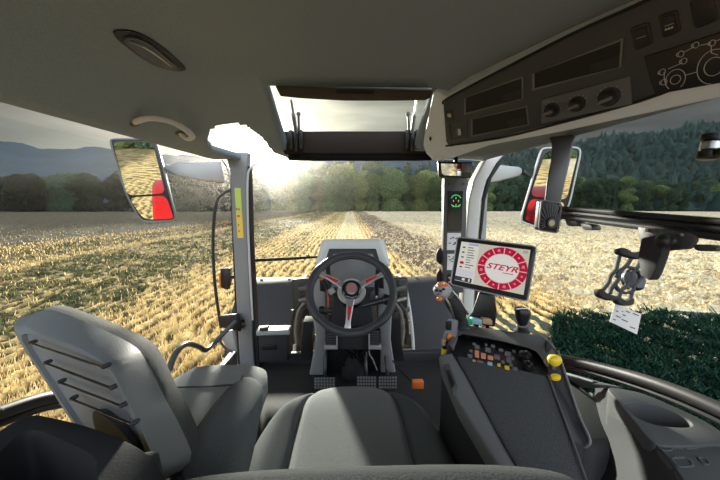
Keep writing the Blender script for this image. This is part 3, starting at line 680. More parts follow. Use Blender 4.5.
# small buttons at the nose
bm = B(); prism(bm, rquad([cf(444, 111, .006), cf(451.5, 110, .006), cf(454, 120, .006), cf(447, 121.5, .006)], .003), -CN*.006); h = obj('rocker_switch', bm, M['black'], t)
bm = B(); prism(bm, [cf(447, 114, .0075), cf(450.5, 113.5, .0075), cf(451.5, 117, .0075), cf(448, 117.5, .0075)], -CN*.001); obj('white_mark', bm, M['line'], t)
bm = B(); lathe(bm, [(.016, -.002), (.016, .004), (.012, .006), (0, .006)], cf(459, 132, .004), CN, 24); obj('round_button', bm, M['plastic_mid'], t)
bm = B(); prism(bm, [cf(457.6, 129, .0108), cf(460.5, 128.5, .0108), cf(461, 135, .0108), cf(458, 135.5, .0108)], -CN*.0006); obj('button_mark', bm, M['line'], t)
bm = B(); ringf(bm, [(448.5, 124), (467, 120), (467, 138), (451, 141)], .05, .007, .003); obj('button_bezel', bm, M['plastic_mid'], t)
for (x, y, s) in ((641, 37, 1), (669, 24.5, 1), (703, 12, 1.25)):
    q = [(x-11*s, y-9*s), (x+8*s, y-15*s), (x+12*s, y+7*s), (x-6*s, y+14*s)]
    bm = B(); prism(bm, rquad([cf(a, b, .008) for a, b in q], .006), -CN*.008); o = obj('switch_bezel', bm, M['black'], t, bevel=.001)
    if s == 1:
        q2 = [(x-7.5, y-6.5), (x+5, y-10.5), (x+8.5, y+4), (x-3.5, y+8.5)]
        bm = B(); A = [cf(a, b, .013 if k < 2 else .008) for k, (a, b) in enumerate(q2)]; prism(bm, rquad(A, .003), -CN*.006); obj('rocker', bm, M['plastic'], o, bevel=.001)
        bm = B(); ax = cf(x, y, .0125); u = (cf(x+6, y-2, .0125)-ax); prism(bm, [ax-u*.8+CN*.001, ax+u*.8+CN*.001, ax+u*.8-Vector((0, 0, .0015))+CN*.001, ax-u*.8-Vector((0, 0, .0015))+CN*.001], -CN*.001)
        if x > 650:
            c = cf(x, y+4, .0125)
            for dx in (-3, 0, 3): lathe(bm, [(.0022, 0), (.0022, .0007)], c+u*dx/6, CN, 8)
        obj('symbol', bm, M['line'], o, smooth=False)
# panel with the lamp diagram of a tractor
bm = B(); q = [(644, 57), (745, 24), (748, 78), (655, 95)]; prism(bm, [cf(a, b, .008) for a, b in q], -CN*.008); dp = obj('light_panel', bm, M['black'], t, bevel=.002)
bm = B()
def arc(cx, cy, rx, a0, a1, w=.0013, n=26, ry=None):
    ry = ry or rx; pts = []
    for k in range(n+1):
        a = math.radians(a0+(a1-a0)*k/n); pts.append(cf(cx+rx*math.cos(a)+ry*.0, cy-ry*math.sin(a)-(rx*math.cos(a))*.25, .0088))
    tube(bm, pts, w*.6, 5)
arc(675.4, 79.6, 10, -60, 230); arc(675.4, 79.6, 5.2, 0, 360, ry=4.4); arc(714, 66.5, 17, -10, 260); arc(714, 66.5, 10, 0, 360, ry=9)
def lt(*p): tube(bm, [cf(a, b, .0088) for a, b in p], .0008, 5)
lt((686, 75), (697, 72)); lt((664, 72), (664.5, 82)); lt((668, 69), (682, 63)); lt((684, 52), (694, 47)); lt((700, 45.5), (711, 43)); lt((711, 45), (711.5, 53), (718, 55)); lt((716, 41), (745, 30))
for x, y in ((662.5, 72), (681, 54), (696, 45), (684, 61), (712.5, 43), (664, 82)):
    arc(x, y, 3.0, 0, 360, n=10); arc(x-2.8, y+.6, 1.8, 90, 270, n=6)
obj('tractor_diagram', bm, M['line'], dp)
# side button of the nose
bm = B(); ball(bm, cf(431, 139, .0)+Vector((-.004, -.005, 0)), .008, (.6, 1, 1.2)); obj('nose_button', bm, M['plastic'], t)
# ------------------------------------------------------------------ steering console
def pxbox(bm, pxs, Y, dep, mi=0):
    return prism(bm, [PY(a, b, Y) for a, b in pxs], Vector((0, dep, 0)), mi)
SC0 = V(0, 1.75, FZ)
t = thing('steering_console', SC0, 'light grey dash console with instrument screen behind the steering wheel', 'dashboard')
# light arch: two legs joined by the cowl on top
def arch_part(name, rows, dep, m, bev=.012):
    """rows of (left px, right px, py, Y)"""
    bm = B(); R_ = []
    for l, r, y, Yd in rows:
        a = PY(l, y, Yd); b = PY(r, y, Yd); R_.append([a, b, b+Vector((0, dep, 0)), a+Vector((0, dep, 0))])
    loft(bm, R_); return obj(name, bm, m, t, bevel=bev, seg=3)
arch_part('console_leg', [(317, 333, 262, 1.60), (312, 326, 290, 1.60), (312, 327, 315, 1.64), (316, 327, 340, 1.72), (313, 325, 355, 1.78), (309, 323, 375.5, 1.84)], .12, M['plastic_light'])
arch_part('console_leg', [(371, 388, 262, 1.60), (378, 391, 290, 1.60), (377, 392, 315, 1.64), (380, 391, 340, 1.72), (381, 393, 355, 1.78), (381, 396, 373, 1.84)], .12, M['plastic_light'])
bm = B(); loft(bm, [[PY(a, b, Yd) for a, b in rquad2] for rquad2, Yd in (([(326, 241), (380, 241), (389, 266), (317, 266)], 1.585), ([(322, 239), (384, 239), (391, 266), (315, 266)], 1.61), ([(326, 241), (380, 241), (386, 262), (320, 262)], 1.75))]); obj('cowl', bm, mat('cowl_pale', (.85, .86, .86), .4), t, bevel=.01, seg=3)
bm = B(); pxbox(bm, [(329, 249), (376, 249), (380, 262), (378, 296), (328, 296), (325, 262)], 1.575, .05); obj('instrument_hood', bm, M['black'], t, bevel=.004)
bm = B(); pxbox(bm, [(333, 254), (373, 254), (376, 268), (374, 292), (332, 292), (330, 268)], 1.570, .01); obj('instrument_screen', bm, mat('screen_grey', (.24, .25, .25), .25, var=.15, vscale=6), t, bevel=.002)
# shroud under the wheel
bm = B(); loft(bm, [[PY(a, b, Yd) for a, b in q] for q, Yd in (([(334, 293), (371, 293), (373, 322), (366, 327), (337, 327), (331, 322)], 1.44), ([(330, 288), (375, 288), (377, 325), (368, 331), (334, 331), (327, 325)], 1.52), ([(332, 285), (373, 285), (376, 322), (368, 326), (334, 326), (330, 322)], 1.68))]); obj('column_shroud', bm, M['plastic'], t, bevel=.006, seg=3)
bm = B(); loft(bm, [[PY(a, b, Yd) for a, b in q] for q, Yd in (([(327, 318), (376, 318), (378, 350), (326, 350)], 1.66), ([(327, 318), (376, 318), (378, 350), (326, 350)], 1.8))]); obj('column_lower', bm, M['plastic'], t, bevel=.01)
# floor bulkhead and gaiter
bm = B(); loft(bm, [[PY(324, 345, 1.80), PY(380, 345, 1.80), PY(382, 372, 1.92), PY(322, 372, 1.92)], [PY(324, 345, 1.92), PY(380, 345, 1.92), PY(382, 372, 1.98), PY(322, 372, 1.98)]]); obj('bulkhead', bm, M['rubber'], t, bevel=.01)
bm = B(); prof = []
for k in range(9): prof.append((.075-.006*k+(.006 if k % 2 else 0), .018*k))
lathe(bm, prof, PY(353, 372, 1.86), (0, -.35, 1), 20); obj('gaiter', bm, M['rubber'], t)
# cable bundle in front of the bulkhead
for k in range(9):
    x0 = 340+k*4; bm = B(); tube(bm, [PY(x0, 338, 1.76), PY(x0+random.uniform(-5, 5), 347, 1.72), PY(x0+random.uniform(-8, 8), 356, 1.78), PY(x0+random.uniform(-6, 6), 366, 1.84)], .004, 6, k=4); obj('cable', bm, M['metal_dark'] if k % 3 == 0 else M['black_gloss'], t)
bm = B(); tube(bm, [PY(372, 340, 1.74), PY(369, 352, 1.72), PY(373, 360, 1.76), PY(377, 370, 1.8)], .004, 6, k=4); obj('cable', bm, M['plastic_light'], t)
# louvred vents on both sides of the column
for l, r in ((325.5, 336), (370, 380)):
    bm = B(); pxbox(bm, [(l, 330), (r, 330), (r, 347), (l, 347)], 1.655, .03); v = obj('vent', bm, M['slot'], t)
    bm = B()
    for k in range(6): pxbox(bm, [(l+.8, 331.5+k*2.5), (r-.8, 331.5+k*2.5), (r-.8, 332.6+k*2.5), (l+.8, 332.6+k*2.5)], 1.645, .012)
    obj('louvres', bm, M['plastic_mid'], v)
    bm = B()
    for q in ([(l-1.5, 346), (r+1.5, 346), (r+1.5, 349.5), (l-1.5, 349.5)],): pxbox(bm, q, 1.64, .04)
    if l < 350: pxbox(bm, [(r, 330), (r+1.6, 330), (r+1.6, 347), (r, 347)], 1.64, .04)
    else: pxbox(bm, [(l-1.6, 330), (l, 330), (l, 347), (l-1.6, 347)], 1.64, .04)
    obj('vent_frame', bm, M['plastic_light'], v, bevel=.001)
# rubber side skirts
for rows in ([(303, 313, 322, 1.70), (301, 312, 345, 1.76), (300, 311, 361, 1.86)], [(391, 401, 318, 1.70), (392, 402, 345, 1.76), (394, 405, 361, 1.86)]): arch_part('side_skirt', rows, .10, M['rubber'], .006)
# knobs and switches on the light legs
for (x, y), s in (((322, 285), 1), ((381, 282), 1), ((386, 300), .8)):
    bm = B(); pxbox(bm, rq := [(x-2.5*s, y-7*s), (x+2.5*s, y-6*s), (x+3*s, y+7*s), (x-2*s, y+6*s)], 1.588, .02); obj('switch_strip', bm, M['black'], t, bevel=.002)
# stalks
bm = B(); a = PY(346, 300, 1.42); b = PY(330, 290, 1.42); c = PY(320, 274, 1.40); tube(bm, [a, b, c], [.012, .013, .010], 10); st = obj('left_stalk', bm, M['black'], t)
bm = B(); rod(bm, PY(322.5, 279, 1.399), PY(318.5, 272, 1.397), .0125, 12); obj('stalk_band', bm, M['orange'], st)
bm = B(); rod(bm, PY(333, 293, 1.405), PY(330, 288.5, 1.405), .0165, 12); obj('stalk_collar', bm, M['line'], st)
for x, y, r in ((325, 318, .012), (322, 312, .010)):
    bm = B(); rod(bm, PY(345, 314, 1.46), PY(x-3, y-4, 1.45), .008, 8); lathe(bm, [(0, -.012), (.018, -.012), (.02, .0), (.017, .014), (0, .014)], PY(x, y-2, 1.45), (-1, 0, .1), 14); obj('left_lever', bm, M['black'], t)
bm = B(); tube(bm, [PY(362, 306, 1.45), PY(384, 300, 1.45), PY(390, 298, 1.45)], [.012, .014, .017], 10); rs_ = obj('right_stalk', bm, M['black'], t)
for k in range(5): bm = B(); x = 371+k*3.1; lathe(bm, [(.018, -.002), (.018, .002)], PY(x, 303-k*.9, 1.45), (1, 0, .15), 14); obj('stalk_ring', bm, M['plastic_mid'], rs_)
# ------------------------------------------------------------------ steering wheel
WC = PY(351.5, 291.5, 1.33); n_ = Vector((0, -math.cos(math.radians(40)), math.sin(math.radians(40)))); u_ = Vector((1, 0, 0)); w_ = n_.cross(u_); w_ = w_ if w_.z > 0 else -w_
def wp(r, a, h=0): a = math.radians(a); return WC+u_*r*math.cos(a)+w_*r*math.sin(a)+n_*h
t = thing('steering_wheel', WC-n_*.1, 'black leather steering wheel with three silver and red spokes', 'steering wheel')
bm = B(); pts = []; rad = []
for k in range(72):
    a = k*5; dips = sum(math.exp(-((((a-c)+180) % 360-180)/10)**2) for c in (228, 300)); g = sum(math.exp(-((((a-c)+180) % 360-180)/16)**2) for c in (30, 150))
    pts.append(wp(.190-.004*dips, a)); rad.append(.0185-.002*dips+.003*g)
tube(bm, pts, rad, 14, closed=True); rim = obj('rim', bm, M['leather'], t, ang=60)
bm = B(); tube(bm, [wp(.1725, a, .008) for a in range(0, 360, 5)], .0022, 6, closed=True); obj('inner_seam', bm, M['plastic_mid'], rim)
for ang in (30, 148, 264):
    a = math.radians(ang); d = u_*math.cos(a)+w_*math.sin(a); s = n_.cross(d); bm = B(); rings = []
    for r, wd, h in ((.035, .020, .012), (.07, .017, .016), (.12, .0125, .012), (.15, .012, .006), (.178, .017, .002), (.188, .02, -.002)):
        c = WC+d*r+n_*h; rings.append([c-s*wd-n_*.004, c+s*wd-n_*.004, c+s*wd*.85+n_*.004, c-s*wd*.85+n_*.004])
    loft(bm, rings); sp = obj('spoke', bm, mat('spoke_silver', (.72, .72, .72), .28, metal=.85), t, bevel=.002)
    bm = B(); q = [(.075, -.007, .0215), (.135, -.003, .0165), (.14, .004, .0162), (.08, .008, .0212)]
    prism(bm, [WC+d*r+s*w+n_*h for r, w, h in q], -n_*.002); obj('red_inlay', bm, M['red'], sp)
bm = B(); lathe(bm, [(.062, -.01), (.065, 0), (.062, .008), (.046, .010), (.046, -.01)], WC, n_, 40); obj('hub_ring', bm, mat('ring_silver', (.68, .68, .67), .3, metal=.6), t)
bm = B(); lathe(bm, [(.05, -.09), (.047, .0), (.044, .026), (.036, .032), (0, .032)], WC, n_, 36); hb = obj('hub', bm, M['black_gloss'], t)
bm = B(); lathe(bm, [(.028, .031), (.028, .035), (.023, .0365), (0, .0365)], WC, n_, 32); obj('badge_ring', bm, M['metal'], hb)
bm = B(); lathe(bm, [(.021, .036), (.021, .0375), (0, .0375)], WC, n_, 28); obj('badge', bm, M['plastic_light'], hb)
bm = B()
for k in range(-4, 5):
    hw = math.sqrt(max(0, .018**2-(k*.004)**2)); c = WC+w_*k*.004+n_*.0385; box(bm, c, (2*hw, .0018, .0008), Matrix((u_, w_, n_)).transposed())
obj('badge_lines', bm, M['red'], hb, smooth=False)
bm = B()
pts = [WC+u_*.041*math.cos(math.radians(a))+w_*.041*math.sin(math.radians(a))+n_*.0305 for a in range(235, 306, 5)]; tube(bm, pts, .0012, 5); obj('hub_lettering', bm, M['line'], hb)
# ------------------------------------------------------------------ pedals
def pedal(l, r, y0, y1, Y, label):
    a = PY(l, y0, Y+.04); b = PY(r, y0, Y+.04); c = PY(r, y1, Y); d = PY(l, y1, Y); nn = (b-a).cross(d-a).normalized(); nn = nn if nn.dot(O-a) > 0 else -nn
    t = thing('pedal', (a+b+c+d)/4-Vector((0, 0, .05)), label, 'pedal', None)
    bm = B(); prism(bm, rquad([a, b, c, d], .01), -nn*.012); obj('pedal_plate', bm, M['black'], t, bevel=.002)
    bm = B(); nx = 7; ny = 4
    for i in range(nx):
        for j in range(ny):
            def q(u, v): return (a.lerp(b, u)).lerp(d.lerp(c, u), v)
            u0 = (i+.18)/nx; u1 = (i+.82)/nx; v0 = (j+.18)/ny; v1 = (j+.82)/ny
            prism(bm, [q(u0, v0)+nn*.004, q(u1, v0)+nn*.004, q(u1, v1)+nn*.004, q(u0, v1)+nn*.004], -nn*.004)
    obj('grip_pads', bm, M['metal_dark'], t, smooth=False)['kind'] = 'stuff'
    bm = B(); m = (a+b)/2; tube(bm, [m-nn*.012, m+Vector((0, .06, .03)), m+Vector((0, .12, .16))], .011, 8, k=4); obj('pedal_arm', bm, M['black'], t)
pedal(314, 335, 377, 389, 1.66, 'black studded pedal left of the console, the clutch')
pedal(357, 376, 376, 389, 1.66, 'left one of the two black studded brake pedals')
pedal(378.5, 397, 376, 389, 1.66, 'right one of the two black studded brake pedals')
t = thing('floor_lever', PY(398, 368, 1.70), 'thin black floor lever with a square orange cap right of the pedals', 'lever')
bm = B(); tube(bm, [PY(393, 361, 1.76), PY(400, 370, 1.64), PY(412, 381, 1.50)], .005, 8, k=3); obj('lever_rod', bm, M['black'], t)
bm = B(); c = PY(417.5, 384, 1.48); box(bm, c, (.062, .03, .045)); obj('lever_cap', bm, M['orange'], t, bevel=.007, seg=3)
# ------------------------------------------------------------------ tool box in the left front corner
t = thing('tool_box', V(-.53, 1.96, FZ), 'grey-lidded dark box on the cab floor beside the left pillar', 'box')
bm = B(); pxbox(bm, [(258, 334), (288, 333), (288, 362), (259, 363)], 1.90, .14); obj('box_body', bm, M['plastic'], t, bevel=.01)
bm = B(); loft(bm, [[PY(256, 331, 1.88), PY(289, 330, 1.88), PY(290, 335, 1.88), PY(256, 336, 1.88)], [PY(257, 326, 2.02), PY(289, 325, 2.02), PY(290, 331, 2.02), PY(257, 332, 2.02)]]); obj('lid', bm, M['plastic_light'], t, bevel=.006)
bm = B(); pxbox(bm, [(259, 328.5), (267, 328), (267.5, 331), (259, 331.5)], 1.87, .05); obj('handle', bm, M['plastic'], t, bevel=.003)
bm = B(); pxbox(bm, [(262, 345), (276, 345), (276, 350), (262, 350)], 1.89, .02); obj('latch', bm, M['black'], t, bevel=.003)
# ------------------------------------------------------------------ outside, in front: mudguards, wheels, engine hood
tractor = thing('tractor', V(0, 2.2, -2.0), 'red-hooded tractor outside the cab with dark grey front mudguards and black tyres', 'tractor')
def mudguard(l, r, sgn, lab):
    Yc = 4.1; zc_ = .82-E; Rg = .92; x0 = PY(l, 283, Yc).x; x1 = PY(r, 283, Yc).x
    bm = B(); rings = []
    for k in range(25):
        a = math.radians(40+150*k/24); rings.append([V(x0, Yc+Rg*math.cos(a), zc_+Rg*math.sin(a)), V(x1, Yc+Rg*math.cos(a), zc_+Rg*math.sin(a)), V(x1, Yc+(Rg-.03)*math.cos(a), zc_+(Rg-.03)*math.sin(a)), V(x0, Yc+(Rg-.03)*math.cos(a), zc_+(Rg-.03)*math.sin(a))])
    loft(bm, rings); sh = obj('front_mudguard', bm, mat('mudguard', (.035, .037, .04), .7, bump=.2, scale=40, spec=.2), tractor, bevel=.012, label='dark grey front mudguard'); t = sh
    for f_ in (.25, .75):
        bm = B(); lathe(bm, [(.02, 0), (.02, .012), (0, .016)], V(x0+(x1-x0)*f_, Yc, zc_+Rg), (0, 0, 1), 12); obj('bolt', bm, M['metal'], t)
    bm = B(); xi = x1 if sgn < 0 else x0; rr_ = []
    for k in range(25): a = math.radians(60+130*k/24); rr_.append(V(xi-sgn*.03, Yc+(Rg+.02)*math.cos(a), zc_+(Rg+.02)*math.sin(a)))
    tube(bm, rr_, .02, 8); obj('edge_strip', bm, M['plastic_light'], t)
    # wheel below it
    xc = (x0+x1)/2
    bm = B(); lathe(bm, [(.42, -.24), (.62, -.29), (.74, -.27), (.78, -.2), (.79, 0), (.78, .2), (.74, .27), (.62, .29), (.42, .24)], V(xc, Yc, zc_), (1, 0, 0), 40); ty = obj('front_wheel', bm, M['rubber'], tractor, label='black treaded tyre'); w = ty
    bm = B()
    for k in range(22):
        for s_ in (-1, 1):
            a = 2*PI*(k+(.5 if s_ > 0 else 0))/22; c = V(xc+s_*.14, Yc+.80*math.cos(a), zc_+.80*math.sin(a)); rt = Matrix.Rotation(a, 3, 'X') @ Matrix.Rotation(s_*.5, 3, 'Y'); box(bm, c, (.28, .05, .06), rt)
    obj('tread_lugs', bm, M['rubber'], ty, smooth=False)['kind'] = 'stuff'
    bm = B(); lathe(bm, [(.42, -.2), (.40, -.1), (.15, -.06), (.12, -.16), (0, -.16)], V(xc, Yc, zc_), (1, 0, 0), 30); lathe(bm, [(.42, .2), (.40, .1), (.15, .06), (.12, .16), (0, .16)], V(xc, Yc, zc_), (1, 0, 0), 30); obj('wheel_disc', bm, M['red'], w)
mudguard(248, 303, -1, 'left of the engine'); mudguard(403, 456, 1, 'right of the engine')
t = tractor
bm = B(); loft(bm, [[V(-w, y, zb), V(-w, y, zt-.08), V(-w+.09, y, zt), V(w-.09, y, zt), V(w, y, zt-.08), V(w, y, zb)] for y, w, zt, zb in ((2.25, .23, -.42, -1.25), (3.4, .25, -.62, -1.3), (4.7, .25, -.80, -1.35), (4.9, .20, -.95, -1.35))]); obj('hood_panel', bm, M['red'], t, bevel=.03, seg=3)
bm = B(); loft(bm, [[V(-.30, 2.2, -1.75), V(.30, 2.2, -1.75), V(.30, 2.2, -1.2), V(-.30, 2.2, -1.2)], [V(-.28, 4.7, -1.8), V(.28, 4.7, -1.8), V(.28, 4.7, -1.4), V(-.28, 4.7, -1.4)]]); obj('chassis', bm, M['black'], t, bevel=.02)
bm = B(); rod(bm, V(-1.0, 4.1, .82-E), V(1.0, 4.1, .82-E), .11, 16); obj('front_axle', bm, M['metal_dark'], t)
for sx in (-1, 1):
    e_ = (299, 400)[sx > 0]
    tt = thing('hose_guard', V(sx*.42, 2.5, -1.1), f'bent silver guard bars and hoses outside the windscreen, {"left" if sx < 0 else "right"} of the dash console', 'hoses')
    for k, (dx, m) in enumerate(((0, M['plastic_grey']), (4, M['plastic']), (-4, M['black']))):
        X = e_+dx*-sx; bm = B(); tube(bm, [PY(X+sx*2, 344, 2.5), PY(X+sx*3.5, 330, 2.5), PY(X+sx*1, 312, 2.5), PY(X-sx*5, 303, 2.5)], .014, 8, k=5); obj('hose' if k else 'guard_bar', bm, m, tt)
    for k in range(5):
        bm = B(); c = PY(e_+random.uniform(-3, 5), 290+k*11, 2.6); rod(bm, c-Vector((.04, 0, 0)), c+Vector((.05, .02, .02)), .022, 10); obj('fitting', bm, M['metal_dark'] if k % 2 else M['plastic_mid'], tt)
    bm = B(); box(bm, V(sx*.44, 2.75, -.98), (.20, .08, .62)); obj('backing_plate', bm, M['black'], tt, bevel=.02)
# wiper across the windscreen
t = thing('windscreen_wiper', PY(312, 257, 2.07), 'black wiper arm lying across the windscreen left of the steering wheel', 'wiper')
bm = B(); tube(bm, [PY(252, 261, 2.068), PY(290, 259, 2.068), PY(330, 256, 2.068)], .008, 8); obj('wiper_arm', bm, M['black'], t)
bm = B(); prism(bm, [PY(254, 259, 2.048), PY(326, 255.5, 2.048), PY(326, 257, 2.048), PY(254, 260.5, 2.048)], Vector((0, .01, 0))); obj('wiper_blade', bm, M['rubber'], t)
bm = B(); ball(bm, PY(308, 256.5, 2.068), .014); obj('wiper_joint', bm, M['plastic_mid'], t)
# ------------------------------------------------------------------ left door side
t = thing('warning_sticker', PY(239, 213, 1.935), 'yellow and green warning sticker on the left front pillar', 'sticker')
def pil(x, y): return PY(x, y, 1.938)
bm = B(); prism(bm, [pil(234.5, 188), pil(240.5, 188), pil(242, 213), pil(236, 213)], Vector((0, .002, 0))); obj('green_half', bm, mat('lime', (.55, .68, .12), .45), t)
bm = B(); prism(bm, [pil(236, 213), pil(242, 213), pil(243.5, 238), pil(237.5, 238)], Vector((0, .002, 0))); obj('yellow_half', bm, mat('sticker_yellow', (.85, .60, .08), .45), t)
bm = B()
for k, (x, y) in enumerate(((236.7, 209), (238.9, 209.2), (237.8, 216), (238.9, 216), (238.6, 225), (239, 231))):
    s = .7 if k < 4 else .55; q = [PY(x-s, y-1, 1.936), PY(x+s, y-1, 1.936), PY(x+s*1.1, y+1.2, 1.936), PY(x-s*.9, y+1.2, 1.936)]; prism(bm, q, Vector((0, .001, 0)))
obj('pictograms', bm, mat('picto', (.45, .16, .02), .5), t)
t = thing('grab_rail', PY(214, 260, 2.02), 'thin dark grab rail curving down beside the left front pillar', 'rail')
bm = B(); tube(bm, [PY(231, 190, 2.02), PY(223, 194, 2.02), PY(216, 205, 2.02), PY(213, 240, 2.02), (PY(215, 285, 2.02)), PY(221, 328, 2.02)], .010, 10, k=6); obj('rail_tube', bm, M['plastic'], t)
t = thing('side_lamp', PY(227, 278, 2.08), 'small black lamp with amber edge outside the left pillar', 'lamp')
bm = B(); loft(bm, [[PY(a, b, Yd) for a, b in rr2] for rr2, Yd in (([(220, 269), (229, 268), (231, 278), (228, 290), (221, 288)], 2.07), ([(222, 268), (232, 267), (233, 278), (230, 289), (223, 287)], 2.13))]); obj('lamp_body', bm, M['black'], t, bevel=.006)
bm = B(); pxbox(bm, [(218.6, 274), (220.4, 273), (220.8, 288), (219.4, 287)], 2.07, .03); obj('amber_edge', bm, M['orange'], t)
bm = B(); rod(bm, PY(230, 277, 2.1), PY(237, 277, 2.02), .012); obj('lamp_mount', bm, M['black'], t)
t = thing('door_handle_bar', PY(238, 322, 1.85), 'bent dark tube handle fixed to the left front pillar by a black clamp', 'handle')
bm = B(); tube(bm, [PX(168, 372, -.76), PX(176, 353, -.77), PX(187, 344, -.775), PX(199, 347, -.78), PX(206, 350, -.78), PX(216, 341, -.785), PY(236, 321, 1.82)], .013, 12, k=6); obj('handle_tube', bm, mat('tube_grey', (.09, .095, .10), .3, coat=.3), t)
bm = B(); loft(bm, [[PY(a, b, Yd) for a, b in q] for q, Yd in (([(217, 316), (237, 314), (240, 332), (219, 327)], 1.86), ([(222, 315), (240, 313), (242, 330), (224, 326)], 1.935))]); obj('clamp', bm, M['black'], t, bevel=.008)
for x, y in ((243, 321), (243.5, 327)):
    bm = B(); lathe(bm, [(.012, -.012), (.012, .006), (0, .006)], PY(x, y, 1.932), (0, -1, 0), 8); obj('bolt', bm, M['metal_dark'], t)
t = thing('door_latch', PY(229, 345, 2.0), 'pale latch bracket low beside the left front pillar', 'latch')
bm = B(); pxbox(bm, rqq := [(220, 333), (232, 331), (237, 352), (226, 350)], 2.0, .03); obj('latch_plate', bm, M['plastic_light'], t, bevel=.004)
bm = B(); tube(bm, [PY(222, 330, 1.98), PY(220, 340, 1.98), PY(226, 349, 1.98), PY(233, 352, 1.98)], .008, 8, k=4); obj('latch_hook', bm, M['plastic_mid'], t)
# sill rails on both doors
for lab, pts, X in (('lower left corner of the cab', [(-30, 424), (0, 413), (40, 400), (66, 396)], -.83), ('right side console', [(553, 357), (590, 365), (640, 379), (690, 397), (760, 428)], .83)):
    P_ = [PX(a, b, X) for a, b in pts]
    if X < 0: P_.insert(0, P_[0]+(P_[0]-P_[1]).normalized()*(P_[0].y-.2))
    else: P_.append(P_[-1]+(P_[-1]-P_[-2]).normalized()*max(.05, P_[-1].y-.2))
    t = thing('side_rail', P_[0], f'thick dark tubular rail along the window sill beside the {lab}', 'rail')
    bm = B(); tube(bm, P_, .017, 14, k=5); obj('rail_tube', bm, mat('rail_brown', (.04, .038, .038), .5, spec=.35), t)
    bm = B(); tube(bm, [p-Vector((0, 0, .026)) for p in P_], .009, 8, k=5); obj('lower_tube', bm, M['black'], t)
# ------------------------------------------------------------------ driver's seat
def cushion(name, secs, m, par, e=3.2, n=36, sub=0):
    bm = B(); loft(bm, [sering(c, u, w, e, n) for c, u, w in secs]); return obj(name, bm, m, par, ang=70)
t = thing('driver_seat', V(0, .75, FZ), "driver's seat in the middle of the cab with light grey fabric centre", 'seat')
SEATF = M['fabric']; SZ = -.70
# cushion surface as a height field split in centre panel and two bolsters
def seat_h(u, v):   # u -1..1 across, v 0 back..1 front
    edge = 1-abs(u)**6; fr = 1-max(0, (v-.72)/.28)**2.6*.8
    return .10*edge**.5*(fr**.5 if fr > 0 else 0)+.035*math.exp(-((abs(u)-.78)/.16)**2)*min(1, v*3)*(1-max(0, (v-.8)/.2))+.012*math.sin(PI*min(1, max(0, v)))
def seat_pt(u, v):
    w = .325*(1-.03*v)*(1-max(0, (v-.5)/.5)**3*.34); y = .30+.89*v-.12*abs(u)**2.5*v
    return V(u*w, y, SZ-.105+seat_h(u, v))
cut = .60
def cutv(v): return cut-.10*math.sin(v*PI*.9)+.06*v
def patch(name, f0, f1, m, nu=14, nv=26):
    bm = B(); g = []
    for j in range(nv+1):
        v = j/nv; a = f0(v); b = f1(v); row = []
        for i in range(nu+1):
            s = i/nu; u = a+(b-a)*s; p = seat_pt(u, v); p.z -= .010*(max(0, 1-s*nu/1.0)+max(0, 1-(1-s)*nu/1.0)); row.append(bm.verts.new(p))
        g.append(row)
    for j in range(nv):
        for i in range(nu): bm.faces.new((g[j][i], g[j][i+1], g[j+1][i+1], g[j+1][i]))
    o = obj(name, bm, m, t, recalc=False, ang=80); s = o.modifiers.new('s', 'SOLIDIFY'); s.thickness = .03; s.offset = -1; return o
patch('seat_centre', lambda v: -cutv(v), lambda v: cutv(v), M['fabric_light'])
patch('seat_bolster', lambda v: -1, lambda v: -cutv(v), SEATF, 10); patch('seat_bolster', lambda v: cutv(v), lambda v: 1, SEATF, 10)
bm = B(); box(bm, V(0, .62, SZ-.20), (.50, .66, .14)); obj('seat_pan', bm, M['plastic'], t, bevel=.04, seg=3)
bm = B(); box(bm, V(0, .6, (FZ+SZ-.27)/2), (.34, .44, SZ-.27-FZ)); obj('seat_suspension', bm, M['rubber'], t, bevel=.03)
# backrest: rises from the cushion, its top edge crosses the bottom of the picture
secs = []
for z, hw, th, yo in ((-.73, .25, .05, .34), (-.61, .27, .065, .33), (-.49, .285, .07, .315), (-.39, .28, .066, .30), (-.340, .262, .055, .29), (-.305, .235, .036, .285), (-.293, .18, .014, .284)):
    secs.append((V(.018, yo, z), Vector((hw, 0, 0)), Vector((0, th, .0))))
cushion('backrest', secs, mat('fabric_back', (.045, .048, .05), .95, bump=.6, scale=420, var=.2, spec=.1), t, e=3.0)
# ------------------------------------------------------------------ passenger seat with folding backrest
t = thing('passenger_seat', V(-.5, .95, FZ), 'grey folding passenger seat at the left, its dark plastic back towards the camera', 'seat')
def L4(px, py, tt): return PT(px, py, tt)
# back shell: outline of the back face (px, py, distance) then the same outline further forward
bk = [(14, 334, .70), (20, 326, .70), (36, 331, .665), (70, 345, .60), (104, 363, .535), (118, 378, .52), (134, 410, .515), (150, 445, .51), (158, 475, .51), (130, 478, .56), (95, 452, .62), (76, 430, .66), (50, 390, .68)]
f1 = [(20, 324, .76), (30, 315, .76), (52, 310, .74), (92, 325, .68), (130, 343, .63), (146, 360, .615), (165, 398, .61), (182, 430, .61), (190, 462, .61), (150, 480, .66), (110, 450, .72), (90, 425, .75), (60, 380, .76)]
f2 = [(26, 326, .82), (38, 313, .82), (60, 305, .80), (98, 317, .75), (136, 333, .71), (158, 348, .69), (176, 385, .69), (194, 420, .69), (198, 450, .69), (160, 478, .73), (120, 450, .78), (98, 420, .80), (66, 376, .82)]
f3 = [(34, 334, .84), (44, 322, .84), (66, 314, .82), (100, 324, .78), (136, 341, .74), (156, 356, .72), (172, 390, .72), (188, 422, .72), (192, 448, .72), (160, 474, .75), (122, 448, .80), (100, 420, .81), (70, 376, .83)]
def ring3(l, k=3): return catmull([L4(*q) for q in l], k, True)
def shrink(r, f):
    c = sum(r, Vector())/len(r); return [c+(p-c)*f for p in r]
bR = ring3(bk)
c0 = sum(bR, Vector())/len(bR); nb = (ring3(f1)[0]-bR[0]).normalized()
